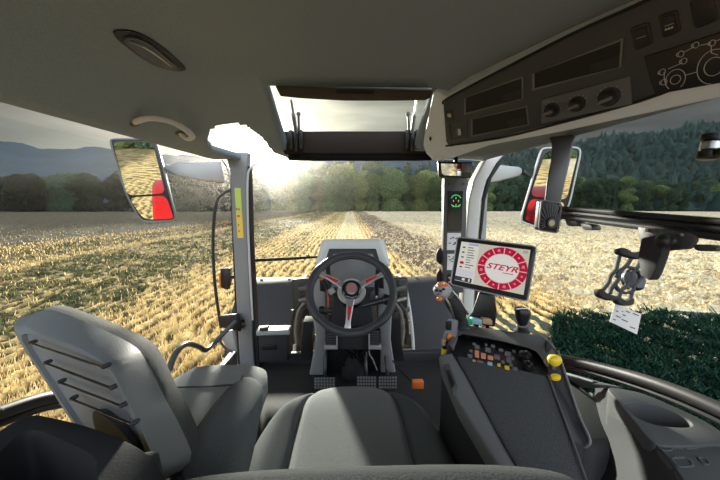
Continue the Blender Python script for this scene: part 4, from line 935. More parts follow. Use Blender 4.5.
bm = B(); loft(bm, [shrink([p+Vector((0, .012, 0)) for p in bR], .80), [p+Vector((0, .010, 0)) for p in shrink(bR, .84)], shrink(bR, .86), shrink(bR, .96), [p+nb*.012 for p in bR], ring3(f1)]); obj('back_shell', bm, mat('shell_grey', (.175, .19, .195), .6, bump=.3, scale=300), t, ang=50)
bm = B(); loft(bm, [shrink(ring3(f1), .985), ring3(f1), [a.lerp(b, .2)+(a-c0).normalized()*.004 for a, b in zip(ring3(f1), ring3(f2))], ring3(f2), ring3(f3)]); obj('back_cushion', bm, M['fabric_dark'], t, ang=60)
pt0, pn0 = plane3(L4(14, 334, .70), L4(104, 363, .535), L4(150, 445, .51))
for (ax, ay), (bx_, by_) in (((30, 343), (103, 367)), ((45, 363), (111, 388)), ((59, 382), (121, 406)), ((71, 399), (132, 424))):
    a = PN(ax, ay, pt0+pn0*.008, pn0); b = PN(bx_, by_, pt0+pn0*.008, pn0)
    bm = B(); tube(bm, [a-pn0*.012, a, b, b-pn0*.012], .0021, 8); cd = obj('elastic_cord', bm, M['black_gloss'], t)
    for q in (a, b): bm = B(); lathe(bm, [(.0042, -.010), (.0042, 0), (.003, .002), (0, .002)], q, pn0, 12); obj('cord_clip', bm, M['plastic'], cd)
# recess at the bottom of the shell
bm = B(); q = [(93, 412), (118, 428), (138, 458), (122, 460), (100, 440)]; A = catmull([PN(a, b, pt0+pn0*.004, pn0) for a, b in q], 4, True); prism(bm, A, -pn0*.01); obj('shell_recess', bm, M['plastic'], t)
# seat cushion
secs = []
for Y, hw, hh, xo, zo in ((.72, .16, .05, -.52, -.76), (.80, .19, .07, -.52, -.745), (1.00, .205, .075, -.53, -.735), (1.15, .20, .070, -.535, -.735), (1.25, .175, .055, -.54, -.74), (1.295, .13, .03, -.545, -.75)):
    secs.append((V(xo, Y, zo), Vector((hw, 0, 0)), Vector((0, 0, hh))))
cushion('seat_cushion', secs, M['fabric_light'], t, e=2.8)
bm = B(); tube(bm, [V(-.72, 1.06, -.672), V(-.62, 1.05, -.659), (V(-.52, 1.05, -.658)), V(-.43, 1.06, -.660), V(-.36, 1.06, -.675)], .003, 6, k=4); obj('cushion_seam', bm, M['fabric_dark'], t)
# inner side bolster: a wedge rising towards the aisle
bol = [((241, 374, .93), (264, 382, .90), (262, 400, .90), (232, 386, .95)), ((226, 382, .88), (264, 392, .84), (258, 425, .84), (214, 408, .90)), ((205, 408, .76), (258, 420, .74), (250, 462, .76), (196, 440, .80)), ((180, 440, .66), (246, 455, .66), (240, 500, .68), (176, 480, .70)), ((160, 475, .60), (236, 490, .60), (230, 530, .62), (150, 520, .64))]
bm = B(); rings = []
for q in bol:
    a, b, c, d = [L4(*x) for x in q]; rings.append(rquad([a, b, c+Vector((0, 0, -.03)), d+Vector((0, 0, -.03))], .045, 5))
m0 = sum(rings[0], Vector())/len(rings[0]); rings = [[m0+(p-m0)*.35+Vector((0, .025, -.01)) for p in rings[0]], [m0+(p-m0)*.8+Vector((0, .014, 0)) for p in rings[0]]]+rings
loft(bm, rings); o = obj('side_bolster', bm, M['fabric'], t, ang=70, sub=1)
bm = B(); tube(bm, [L4(243, 376, .92)+Vector((0, 0, .002)), L4(230, 400, .868), L4(214, 430, .75), L4(198, 465, .655)], .0022, 6, k=5); obj('bolster_seam', bm, M['plastic_mid'], t)
bm = B(); box(bm, V(-.52, .98, -.95), (.30, .40, .30)); obj('seat_base', bm, M['rubber'], t, bevel=.03)
# ------------------------------------------------------------------ tray surfaces
def tray(name, m, outer, inner, depth, skirt, par, bev=.008, innerm=None, taper=.85):
    """flat top with a recess: outer and inner loops of the same length"""
    bm = B(); n = len(outer); d = Vector((0, 0, -1)); ci = sum(inner, Vector())/n
    O_ = [bm.verts.new(p) for p in outer]; I_ = [bm.verts.new(p) for p in inner]; K_ = [bm.verts.new(p+d*skirt) for p in outer]; D_ = [bm.verts.new(ci+(p-ci)*taper+d*depth) for p in inner]
    for i in range(n):
        j = (i+1) % n
        bm.faces.new((O_[i], O_[j], I_[j], I_[i])); bm.faces.new((I_[i], I_[j], D_[j], D_[i])); bm.faces.new((O_[j], O_[i], K_[i], K_[j]))
    bm.faces.new(D_); bm.faces.new(K_[::-1]); return obj(name, bm, m, par, bevel=bev, seg=3)
# left rear storage console in the lower left corner
t = thing('storage_console', V(-.5, .35, -.6), 'black plastic storage tray console in the lower left corner of the cab', 'console')
zt = -.37
outp = [(-60, 470), (-20, 445), (10, 424), (32, 415), (50, 417), (80, 424), (115, 436), (145, 452), (160, 470), (175, 520), (60, 620), (-80, 640)]
inp = [(-30, 480), (-8, 462), (8, 444), (25, 432), (38, 431), (60, 440), (80, 449), (94, 458), (96, 465), (92, 500), (40, 560), (-40, 590)]
tray('tray_body', mat('tray_black', (.025, .026, .028), .8, bump=.3, scale=300, spec=.12), catmull([PZ(a, b, zt+(0 if i else 0)) for i, (a, b) in enumerate(outp)], 3, True), catmull([PZ(a, b, zt) for a, b in inp], 3, True), .10, .30, t, bev=.006)
bm = B(); loft(bm, [sering(PZ(128, 470, zt-.01)+Vector((0, dy, dz)), Vector((hx, .01, 0)), Vector((0, .035*sc_, 0)), 3, 20) for dy, dz, hx, sc_ in ((0, -.03, .035, .8), (0, .004, .032, .7), (0, .008, .02, .5))]); obj('tray_hump', bm, M['plastic'], t, ang=70)
# ------------------------------------------------------------------ armrest with controls
aP, aN = plane3(PZ(456, 356, -.42), PZ(548, 377, -.42), PZ(583, 485, -.485))
def ap(x, y, o=0): return PN(x, y, aP+aN*o, aN)
t = thing('armrest', PZ(500, 420, -.6), 'wide right armrest with dark textured pad and control panel', 'armrest')
bm = B(); prism(bm, rquad([ap(456, 355), ap(548, 376), ap(556, 400), ap(590, 495), ap(536, 495), ap(507, 450)], .012), -aN*.05); obj('armrest_pad', bm, M['fabric_dark'], t, bevel=.008, seg=3)
bm = B(); tube(bm, [ap(548, 375, .001), ap(557, 400, .001), ap(572, 440, .001), ap(590, 492, .001)], .0028, 8, k=3); obj('piping', bm, M['plastic_mid'], t)
# grey side beam on the inner side
bm = B(); A = [ap(438, 356, -.004), ap(452, 352, -.004), ap(466, 375, -.004), ap(507, 450, -.004), ap(536, 500, -.004), ap(518, 500, -.004), ap(494, 460, -.004), ap(455, 396, -.004)]
prism(bm, A, Vector((.01, 0, -.06))); sb = obj('side_beam', bm, M['plastic_grey'], t, bevel=.006, seg=3)
bm = B(); prism(bm, rquad([ap(443, 364, .0), ap(449, 363, .0), ap(458, 387, .0), ap(453, 394, .0)], .006), Vector((0, 0, -.008))); o = obj('switch_bezel', bm, M['plastic_mid'], t, bevel=.002)
bm = B(); prism(bm, rquad([ap(446, 370, .004), ap(449.5, 369, .004), ap(455, 384, .004), ap(451.5, 387, .004)], .004), Vector((0, 0, -.008))); obj('rocker', bm, M['black'], o, bevel=.002)
# body below, inner face and outer flank
bm = B(); A = [ap(440, 357, -.05), ap(547, 376, -.05), ap(600, 500, -.05), ap(520, 500, -.05)]; prism(bm, A, Vector((0, 0, -.28))); obj('armrest_body', bm, M['plastic'], t, bevel=.02, seg=3)
bm = B(); prism(bm, [ap(545, 338, .012), ap(557, 350, -.0), ap(578, 415, -.02), ap(590, 440, -.03), ap(584, 448, -.05), ap(572, 440, -.01), ap(548, 376, -.006)], Vector((.004, .01, -.12))); obj('outer_flank', bm, M['plastic'], t, bevel=.008, seg=3)
bm = B(); tube(bm, [ap(558, 351, .001), ap(568, 382, -.008), ap(579, 415, -.018), ap(590, 440, -.028), ap(585, 447, -.045)], .003, 8, k=4); obj('flank_edge', bm, M['plastic_grey'], t)
# control panel: rises from the pad front to the hood
kA = ap(453, 356, -.004); kB = ap(547, 377, -.004); kC = PY(527, 349, kB.y+.13); kP, kN = plane3(kA, kB, kC)
def kp_(x, y, o=0): return PN(x, y, kP+kN*o, kN)
bm = B(); prism(bm, [kp_(452, 356), kp_(549, 377.5), kp_(548, 360), kp_(536, 350), kp_(457, 335)], -kN*.03); obj('control_panel', bm, M['black'], t, bevel=.003)
hood = [[(447, 345), (453, 330), (461, 325.5), (481, 328.5), (510, 332), (540, 335), (550, 340), (555, 347), (557, 356)], [(454, 350), (457, 337), (463, 334), (481, 337), (505, 342), (527, 347.5), (536, 351), (541, 357), (546, 366)]]
bm = B(); o1 = [kp_(a, b, .016) for a, b in hood[0]]; i1 = [kp_(a, b, .020) for a, b in hood[1]]; o0 = [p-kN*.05+Vector((0, .01, 0)) for p in o1]; i0 = [kp_(a, b, -.004) for a, b in hood[1]]
loft(bm, [o0, o1, [a.lerp(b, .3)+kN*.012 for a, b in zip(o1, i1)], i1, i0], caps=False, closed=False); o = obj('panel_hood', bm, M['plastic_mid'], t, ang=50); o.modifiers.new('s', 'SOLIDIFY').thickness = .006
bm = B(); prism(bm, [kp_(a, b, -.02) for a, b in hood[0]], -kN*.06); obj('hood_back', bm, M['plastic'], t, bevel=.01)
for x, y in ((468, 337), (519, 347)):
    bm = B(); lathe(bm, [(.006, 0), (.006, .003), (0, .003)], kp_(x, y, .006), kN, 12); obj('screw', bm, M['slot'], t)
G = [(477, 346, 6, 3, 'line'), (488, 349, 7, 4, 'line'), (497, 356, 7, 4, 'line'), (508, 353, 8, 4, 'line'), (509, 359, 6, 5, 'line'), (477, 353, 5, 7, 'salmon'), (483.5, 355, 6, 5, 'salmon'), (490.5, 356.8, 7, 3, 'salmon'), (470, 355, 6, 3, 'line'), (480, 361, 8, 1.5, 'line'), (490, 363, 6, 3, 'cyan'), (499, 364.5, 4, 3, 'yellow'), (507, 367, 6, 3.5, 'yellow'), (515, 368, 6, 3, 'line'), (511, 364, 4, 2, 'line'), (474, 343, 4, 1.6, 'line'), (493, 345, 5, 1.6, 'line'), (501, 349, 6, 1.6, 'line'), (514, 350, 4, 2, 'line'), (471, 350, 4, 1.6, 'line'), (486, 343.5, 3, 1.4, 'line'), (503, 361, 4, 1.6, 'line'), (474, 360, 4, 1.4, 'tan'), (513, 357, 3, 3, 'line')]
for x, y, w, h, m in G:
    w *= .8; h *= .75; bm = B(); prism(bm, rquad([kp_(x-w/2, y-h/2-w*.1, .006), kp_(x+w/2, y-h/2+w*.1, .006), kp_(x+w/2, y+h/2+w*.1, .006), kp_(x-w/2, y+h/2-w*.1, .006)], .0025), -kN*.006); obj('button', bm, M[m] if m != 'line' else M['plastic_grey'], t)
for x, y, r in ((525, 359, .0175), (528, 369, .013)):
    bm = B(); lathe(bm, [(r, 0), (r, .010), (r*.85, .018), (r*.4, .022), (0, .022)], kp_(x, y, .002), kN, 24); obj('knob', bm, M['black_gloss'], t)
bm = B(); lathe(bm, [(.005, 0), (.006, .016), (.004, .02)], ap(553, 369, .0), Vector((.1, .1, 1)), 12); st = obj('throttle_stem', bm, M['plastic_mid'], t)
bm = B(); c = O+(ap(554.5, 361, .0)-O)*.95; loft(bm, [sering(c+Vector((0, 0, z)), Vector((a, 0, 0)), Vector((0, b, 0)), 2.6, 20) for z, a, b in ((-.012, .006, .006), (-.006, .013, .010), (.004, .017, .012), (.012, .013, .010), (.015, .005, .004))]); obj('yellow_knob', bm, M['yellow'], t, ang=60)
bm = B(); lathe(bm, [(.012, -.004), (.012, .003), (.008, .005), (0, .005)], ap(555.5, 377, .001), aN, 20, sx=.7); obj('yellow_button', bm, M['yellow'], t)
# left fin with the small coloured switches
bm = B(); loft(bm, [[PY(a, b, Yd) for a, b in q] for q, Yd in (([(449, 318), (457, 320), (455, 352), (440, 358), (443, 335)], .86), ([(451, 318), (459, 320), (457, 352), (443, 358), (446, 335)], .90))]); fin = obj('switch_fin', bm, M['plastic_grey'], t, bevel=.004)
for x0, y0, w, h, m in ((449.5, 326, 5, 9, 'black'), (450, 337, 4.5, 5, 'orange'), (446, 346, 5, 9, 'black'), (444.5, 343, 3.5, 6, 'tan'), (445, 352, 5, 6, 'yellow')):
    bm = B(); prism(bm, rquad([PY(x0-w/2, y0-h/2, .853), PY(x0+w/2, y0-h/2, .853), PY(x0+w/2-.5, y0+h/2, .853), PY(x0-w/2-.5, y0+h/2, .853)], .002), Vector((0, .012, 0))); obj('fin_switch', bm, M[m], fin, bevel=.001)
# hand grip joystick on the fin
t = thing('joystick', PY(457, 318, .90), 'silver and black multifunction joystick with orange buttons beside the monitor', 'joystick')
ax0 = PY(462, 319, .90); ax1 = PY(449, 295, .87); jd = (ax1-ax0).normalized(); ju, jw = frame(jd)
bm = B(); loft(bm, [sering(ax0.lerp(ax1, s), ju*a, jw*b, 3, 20) for s, a, b in ((0, .012, .012), (.2, .020, .018), (.55, .026, .02), (.85, .023, .02), (1.0, .016, .014))]); obj('grip', bm, M['plastic'], t, ang=60)
bm = B(); tube(bm, [PY(455, 322, .88), PY(450, 306, .855), PY(443.5, 296, .85)], .004, 8, k=4); tube(bm, [PY(468, 314, .88), PY(459, 300, .86), PY(452, 291, .85)], .004, 8, k=4); obj('silver_trim', bm, M['metal'], t)
hc = PY(442, 289, .855); bm = B(); loft(bm, [sering(hc+jd*s, ju*a, jw*a, 3, 20) for s, a in ((-.024, .016), (-.012, .024), (.006, .023), (.016, .013))]); hd = obj('grip_head', bm, M['plastic_light'], t, ang=60)
for x, y, r, m in ((440, 284, .0085, 'orange'), (446, 284.5, .0075, 'orange'), (439.5, 299, .0085, 'orange'), (436.5, 290, .006, 'black'), (440.5, 291, .005, 'black'), (443.5, 289, .005, 'black'), (438, 294, .004, 'black'), (435.5, 286.5, .004, 'white')):
    bm = B(); ball(bm, PY(x, y, .83), r, (1, .7, .8)); obj('thumb_button', bm, M[m], hd)
bm = B(); loft(bm, [sering(PY(462, 318, .9)+Vector((0, 0, z)), Vector((a, 0, 0)), Vector((0, a, 0)), 2, 20) for z, a in ((-.03, .02), (-.02, .017), (-.012, .019), (-.002, .015), (.006, .012))]); obj('boot', bm, M['rubber'], t)
# coloured hydraulic paddles behind the hood
for x, m, lab in ((467.5, 'green', 'green'), (477, 'cyan', 'pale blue'), (487.5, 'tan', 'tan')):
    t = thing('paddle_lever', PY(x, 332, .98), f'small {lab} paddle lever behind the control panel hood', 'lever')
    bm = B(); prism(bm, rquad([PY(x-5, 318.5, .97), PY(x+5, 320, .97), PY(x+5, 325.5, .97), PY(x-5, 324, .97)], .004), Vector((0, .02, .0))); obj('paddle', bm, M[m], t, bevel=.002)
    bm = B(); rod(bm, PY(x, 322, .985), PY(x, 338, .985), .006); obj('lever_stem', bm, M['black'], t)
# small black ball-top lever behind
t = thing('rear_joystick', PY(524, 336, .98), 'small black joystick with silver-edged head behind the control panel', 'joystick')
bm = B(); loft(bm, [sering(PY(x, y, .96), Vector((a, 0, 0)), Vector((0, a*.8, 0)), 2.6, 20) for x, y, a in ((522, 325, .012), (522.5, 320, .020), (522, 313, .022), (521, 308, .020), (521, 307, .012))]); h_ = obj('joystick_head', bm, M['black'], t, ang=60)
bm = B(); tube(bm, [PY(515.8, 309, .945), PY(528, 309, .945), PY(530.5, 316, .945), PY(528, 324, .945)], .0028, 8, k=4); obj('silver_edge', bm, M['metal'], h_)
bm = B(); lathe(bm, [(.03, -.024), (.024, -.012), (.026, -.006), (.018, 0), (.016, .01)], PY(522, 329, .965), (0, 0, 1), 20); obj('boot', bm, M['rubber'], t)
# ------------------------------------------------------------------ monitor
mA = PT(457, 237, 1.10); mB = PT(537, 246.5, .96); mD = PT(450.5, 284.5, 1.09); mP, mN = plane3(mA, mB, mD)
def mo(x, y, o=0): return PN(x, y, mP+mN*o, mN)
t = thing('monitor', PY(486, 330, 1.0), 'touch screen monitor with red wheel menu mounted over the armrest', 'monitor')
cor = [(457.5, 237), (536.5, 246.5), (527.5, 301.5), (450.5, 284.5)]
bm = B(); prism(bm, rquad([mo(a, b) for a, b in cor], .012), -mN*.03); obj('monitor_body', bm, M['black'], t, bevel=.003)
bm = B(); P_ = rquad([mo(a, b, .0) for a, b in cor], .012); tube(bm, P_, .0025, 8, closed=True); obj('silver_edge', bm, M['plastic_light'], t)
def ms(u, v, o=.0015):   # screen coords 0..1
    a = Vector((461.5, 241.5)); b = Vector((530.5, 250)); c = Vector((523.5, 295)); d = Vector((454.5, 280)); p = (a.lerp(b, u)).lerp(d.lerp(c, u), v); return mo(p.x, p.y, o)
em = lambda n, c, s=.75: mat(n, tuple(x*.2 for x in c), .4, spec=.1, emit=(c, s))
S_bg = em('screen_bg', (.60, .56, .46)); S_side = em('screen_side', (.72, .70, .62)); S_red = em('screen_red', (.52, .004, .045)); S_w = em('screen_white', (.75, .72, .68)); S_ink = em('screen_ink', (.05, .05, .07)); S_blue = em('screen_blue', (.35, .40, .62))
def sq(bm, u0, v0, u1, v1, o): prism(bm, [ms(u0, v0, o), ms(u1, v0, o), ms(u1, v1, o), ms(u0, v1, o)], -mN*.0006)
bm = B(); sq(bm, 0, 0, 1, 1, .0010); scr = obj('screen', bm, S_bg, t, smooth=False)
bm = B(); sq(bm, 0, 0, .265, 1, .0017); obj('side_menu', bm, S_side, scr, smooth=False)
bm = B(); sq(bm, .115, .02, .26, .07, .0024); obj('menu_title', bm, S_blue, scr, smooth=False)
bm = B(); sq(bm, .0, .70, .25, .86, .0024); obj('menu_keypad', bm, em('screen_pale', (.62, .62, .68)), scr, smooth=False)
bm = B(); rx = random.Random(3)
for k in range(9):
    v = .12+k*.062
    sq(bm, .11, v, .11+rx.uniform(.06, .13), v+.018, .0024)
    if k % 2 == 0: sq(bm, .035, v, .07, v+.035, .0024)
obj('menu_lines', bm, S_ink, scr, smooth=False)
bm = B(); sq(bm, 0, .88, .24, .99, .0024); obj('menu_bar', bm, S_ink, scr, smooth=False)
bm = B(); sq(bm, .03, .50, .085, .56, .0028); obj('menu_red', bm, S_red, scr, smooth=False)
bm = B(); sq(bm, .10, .905, .14, .965, .003); sq(bm, .19, .90, .21, .97, .003); obj('menu_white', bm, S_w, scr, smooth=False)
# red segmented ring
su = (ms(.75, .52)-ms(.45, .52)).normalized(); sv = mN.cross(su).normalized(); sv = sv if sv.z > 0 else -sv
rc = mo(501.5, 268.5, .0026)
def ell(r, a, o=0): a = math.radians(a); return rc+su*r*math.cos(a)*1.0+sv*r*math.sin(a)*.93+mN*o
R1 = .0765; R0 = .053
bm = B(); NSEG = 12
for k in range(NSEG):
    a0 = k*30+1.3; a1 = k*30+28.7; o_ = [ell(R1, a0+(a1-a0)*j/6) for j in range(7)]; i_ = [ell(R0, a0+(a1-a0)*j/6) for j in range(6, -1, -1)]; prism(bm, o_+i_, -mN*.0006)
obj('ring_menu', bm, S_red, scr, smooth=False)
bm = B(); prism(bm, [ell(R0*.955, a*7.5) for a in range(48)], -mN*.0006); obj('ring_centre', bm, S_w, scr, smooth=False)
bm = B()
for k in range(12):
    c = ell((R1+R0)/2, k*30+15, .0004); s_ = .0035 if k % 3 else .005; prism(bm, [c-su*s_-sv*s_*.8, c+su*s_-sv*s_*.8, c+su*s_*.6+sv*s_, c-su*s_*.6+sv*s_], -mN*.0003)
obj('ring_icons', bm, em('icon', (.55, .25, .28)), scr, smooth=False)
bm = B(); [text_bm(bm, 'STEYR', rc+mN*(.0006+.00005*k)+sv*(.002+dy)+su*dx, su*1.2, sv*.9, .029, shear=.3, depth=.0004) for k, (dx, dy) in enumerate(((0, 0), (.0009, .0004), (-.0009, -.0004), (.0005, -.0006), (-.0005, .0006)))]; prism(bm, [rc+su*.005-sv*.0125+mN*.0008, rc+su*.038-sv*.0125+mN*.0008, rc+su*.038-sv*.0150+mN*.0008, rc+su*.005-sv*.0150+mN*.0008], -mN*.0003)
obj('logo_text', bm, S_red, scr, smooth=False)
bm = B(); sq(bm, .90, .03, .97, .09, .0024); obj('corner_icon', bm, em('icon2', (.4, .38, .33)), scr, smooth=False)
bm = B(); loft(bm, [[PY(a, b, Yd) for a, b in q] for q, Yd in (([(479, 292), (495, 296), (496, 312), (494, 327), (464, 322), (472, 312)], 1.0), ([(480, 290), (495, 293), (497, 312), (495, 327), (467, 322), (474, 312)], 1.05))]); obj('monitor_arm', bm, M['black'], t, bevel=.006)
bm = B(); rod(bm, mo(492, 272, -.03), mo(492, 272, -.07), .03, 16); rod(bm, mo(492, 272, -.05), PY(488, 300, 1.03), .014); obj('swivel', bm, M['black'], t)
M['console_grey'] = mat('console_grey', (.085, .09, .092), .6, bump=.2, scale=400, spec=.3)
# ------------------------------------------------------------------ right side console
t = thing('side_console', V(.75, .6, -.8), 'large grey side console with a round cup holder at the lower right', 'console')
zt = -.50
crest = [(607, 388), (618, 402), (632, 418), (650, 438), (668, 458), (690, 490)]
outer = [(608, 388), (624, 389), (645, 394), (676, 407), (712, 426), (730, 438), (742, 450), (742, 450), (731, 452), (690, 448), (655, 444), (634, 421), (618, 403)]
outer = [(608, 388), (624, 389), (645, 394), (676, 407), (705, 421), (728, 436), (734, 444), (715, 444), (685, 446), (655, 443), (635, 422), (619, 403)]
cup = [(624, 404), (629, 402.5), (640, 402.5), (656, 406), (673, 412), (687, 419), (692, 425), (684, 427), (666, 426), (648, 422), (635, 416), (627, 409)]
tray('cup_holder_deck', M['console_grey'], catmull([PZ(a, b, zt) for a, b in outer], 4, True), catmull([PZ(a, b, zt) for a, b in cup], 4, True), .09, .10, t, bev=.005, taper=.88)
# rear storage deck with pockets
zb = zt-.006
bm = B(); prism(bm, [PZ(650, 439, zb), PZ(734, 441, zb), PZ(760, 520, zb), PZ(705, 520, zb), PZ(672, 468, zb)], Vector((0, 0, -.08))); obj('rear_deck', bm, M['console_grey'], t, bevel=.008)
for q in ([(653, 441), (668, 440), (675, 450), (662, 451)], [(676, 440), (692, 440), (702, 447), (686, 449)], [(706, 440), (718, 440), (728, 445), (713, 446)], [(668, 456), (688, 456), (697, 466), (678, 467)], [(696, 456), (704, 456), (712, 464), (704, 465)]):
    c = Vector((sum(a for a, _ in q)/4, sum(b for _, b in q)/4)); A = rquad([PZ(a, b, zb+.003) for a, b in q], .012); C_ = sum(A, Vector())/len(A); I = [C_+(p-C_)*.74 for p in A]
    tray('pocket', M['console_grey'], A, I, .014, .006, t, bev=.001, taper=.9)
# inner slope falling towards the armrest
bm = B(); cr = [PZ(a, b, zt-.004) for a, b in crest]; low = [PZ(a, b, -.74) for a, b in ((590, 392), (586, 410), (585, 430), (588, 450), (592, 475), (600, 505))]
mid = [a.lerp(b, .35)+Vector((-.012, 0, .02)) for a, b in zip(cr, low)]; mid2 = [a.lerp(b, .75)+Vector((0, 0, -.01)) for a, b in zip(cr, low)]
loft(bm, [catmull(x, 4) for x in (cr, [a.lerp(b, .08)+Vector((-.004, 0, .0)) for a, b in zip(cr, low)], mid, mid2, low, [p+Vector((-.05, 0, -.05)) for p in low])], caps=False, closed=False); o = obj('inner_slope', bm, mat('slope_grey', (.05, .053, .055), .7, spec=.2), t, ang=70); o.modifiers.new('s', 'SOLIDIFY').thickness = -.01
# far end of the console towards the front
bm = B(); loft(bm, [[PZ(607, 388, zt-.004), PZ(590, 388, -.56), PZ(575, 387, -.66), PZ(562, 392, -.76)], [PZ(604, 386, zt-.0), PZ(588, 383, -.53), PZ(572, 380, -.60), PZ(560, 379, -.66)], [PZ(640, 391, zt), PZ(600, 382, -.50), PZ(578, 378, -.53), PZ(562, 374, -.56)]], caps=False, closed=False); o = obj('front_scoop', bm, M['console_grey'], t, ang=70); o.modifiers.new('s', 'SOLIDIFY').thickness = .008
bm = B(); box(bm, V(.70, .62, -.92), (.22, .6, .36)); obj('console_plinth', bm, M['console_grey'], t, bevel=.03)
bm = B(); box(bm, V(.71, .86, -.86), (.20, .34, .48)); obj('front_plinth', bm, M['console_grey'], t, bevel=.03)
# lower panel behind the armrest, floor to console
# ------------------------------------------------------------------ pillar display
t = thing('pillar_display', PY(455, 292, 1.83), 'slim dark instrument strip with green gauges on the right front pillar', 'display')
bm = B(); pxbox(bm, [(444.5, 178), (468, 178), (466, 245), (463.5, 293), (443, 293)], 1.80, .05); obj('display_housing', bm, M['plastic_mid'], t, bevel=.006)
bm = B(); pxbox(bm, [(448, 191), (463, 191), (461.5, 231), (447.5, 231)], 1.795, .01); scr = obj('display_glass', bm, M['black_gloss'], t)
for (y, a0, a1) in ((200, 20, 160), (203, 200, 340)):
    bm = B(); c = PY(456, y, 1.792)
    pts = [c+Vector((math.cos(math.radians(a))*.030, 0, math.sin(math.radians(a))*(.030 if a1 < 180 else .022))) for a in range(a0, a1+1, 10)]; tube(bm, pts, .0022, 5); obj('gauge_arc', bm, em('gauge_green', (.05, .6, .22), 1.2), scr)
bm = B()
for dx, y in ((-2.5, 201), (0, 198), (2.5, 201), (0, 205), (-3, 206), (3, 206)): box(bm, PY(456+dx, y, 1.792), (.004, .002, .012))
obj('gauge_ticks', bm, em('gauge_orange', (.6, .5, .2), .9), scr, smooth=False)
for y0, y1 in ((233, 250), (254, 270), (274, 286)):
    bm = B(); pxbox(bm, [(447.5, y0), (461, y0), (460.5, y1), (447, y1)], 1.796, .004); p_ = obj('decal', bm, M['white'] if y0 < 270 else M['black'], t)
    bm = B(); r_ = random.Random(y0)
    for k in range(10): x = 449+r_.uniform(0, 9); y = y0+2+r_.uniform(0, y1-y0-5); box(bm, PY(x, y, 1.794), (.012, .001, .006))
    obj('decal_print', bm, M['ink'] if y0 < 270 else M['line'], p_, smooth=False)
for x in (448.5, 463): bm = B(); lathe(bm, [(.006, 0), (.006, .004), (0, .004)], PY(x, 184, 1.80), (0, -1, 0), 10); obj('screw', bm, M['black'], t)
# rubber knobs left of it
for y in (256, 277):
    t = thing('work_lamp_switch', PY(441, y, 1.86), 'round dark rubber cap beside the instrument strip, ' + ('upper' if y < 270 else 'lower') + ' of two', 'cap')
    bm = B(); ball(bm, PY(441, y, 1.86), .045, (.7, .6, 1.2), 3); obj('cap_body', bm, M['plastic'], t)
    bm = B(); tube(bm, [PY(441, y, 1.86), PY(448, y, 1.86)], .02, 10); obj('cap_stem', bm, M['black'], t)
# interior mirror above
t = thing('interior_mirror', PY(458, 170, 1.78), 'small rectangular rear view mirror under the nose of the overhead console', 'mirror')
bm = B(); pxbox(bm, [(438, 161), (472, 162), (471, 178), (439, 177)], 1.70, .02); obj('mirror_housing', bm, M['black'], t, bevel=.005)
def mirror_glass(name, pxs, c, target, par, off=0):
    d = (c-O).normalized(); r = (target-c).normalized(); nn = (r-d).normalized(); P_ = [PN(a, b, c+nn*off, nn) for a, b in pxs]; bm = B(); prism(bm, P_, -nn*.004); return obj(name, bm, M['mirror'], par, smooth=False), nn
mirror_glass('mirror_glass', [(441, 163.5), (461, 164), (461, 176), (442, 175)], PY(451, 170, 1.69), V(.9, -5, -1.6), t)
bm = B(); pxbox(bm, [(462, 163), (471, 163.5), (470, 172), (462, 172)], 1.69, .012); obj('mirror_tab', bm, M['plastic_grey'], t, bevel=.002)
bm = B(); rod(bm, PY(456, 162, 1.73), PY(457, 156, 1.76)+Vector((0, .03, .03)), .012); obj('mirror_stem', bm, M['black'], t)
# ------------------------------------------------------------------ outside door mirrors
def door_mirror(name, c, tgt, outline, split, label, arm_pts, arm_r, side):
    d = (c-O).normalized(); r = (tgt-c).normalized(); nn = (r-d).normalized()
    def mp_(x, y, o=0): return PN(x, y, c+nn*o, nn)
    t = thing(name, c-Vector((0, 0, .1)), label, 'mirror')
    ctr = Vector((sum(a for a, _ in outline)/len(outline), sum(b for _, b in outline)/len(outline)))
    A = [mp_(a, b) for a, b in outline]; bm = B(); Ao = rquad(A, .05); Ac = sum(Ao, Vector())/len(Ao); Bk = [Ac+(p-Ac)*.86-nn*.07 for p in Ao]; prism2(bm, Ao, [p-nn*.03 for p in Ao]); obj('mirror_case', bm, M['black'], t, bevel=.006)
    bm = B(); tube(bm, [p+nn*.002 for p in Ao], .0055, 8, closed=True); obj('mirror_rim', bm, M['plastic_grey'] if side < 0 else M['plastic_pale'], t)
    for q in split:
        P_ = rquad([mp_(a, b, .006) for a, b in q], .04); bm = B(); prism(bm, P_, -nn*.004); obj('mirror_glass', bm, M['mirror'], t, smooth=False)
    bm = B(); loft(bm, arm_pts(mp_)); obj('mirror_arm', bm, mat('arm_grey', (.42, .43, .42), .35), t, bevel=.01)
    bm = B(); q = arm_pts(mp_)[0]; cc = sum(q, Vector())/len(q); rod(bm, cc, cc+(c-cc)*.14-nn*.03, .018); rod(bm, cc+(c-cc)*.05, c-nn*.03, .012); obj('mirror_joint', bm, M['black'], t)
    return nn
lc = PY(141, 180, 1.95)
def armL(mp_):
    return [[PY(164, 166, 2.05), PY(164, 170, 2.05), PY(164, 170, 2.12), PY(164, 166, 2.12)], [PY(176, 164, 2.05), PY(178, 176, 2.05), PY(178, 176, 2.14), PY(176, 164, 2.14)], [PY(203, 162, 2.04), PY(204, 181, 2.04), PY(204, 181, 2.14), PY(203, 162, 2.14)], [PY(221, 160.5, 2.03), PY(225, 183, 2.03), PY(225, 183, 2.13), PY(221, 160.5, 2.13)]]
door_mirror('door_mirror', lc, lc+Vector((-.085, -1, -.10)), [(110, 141), (113, 139), (153, 139.5), (157, 144), (176, 217), (173, 221), (146, 221.5), (140, 219), (127, 196)], [[(112.5, 142), (152.5, 142), (165.5, 193.5), (127, 195.5)], [(128.5, 197.5), (166, 195.5), (173.5, 217), (171, 219), (147, 219.5), (141, 216)]], 'tall door mirror outside the left window showing the stubble field', armL, .02, -1)
rc_ = PY(551, 189, 1.95)
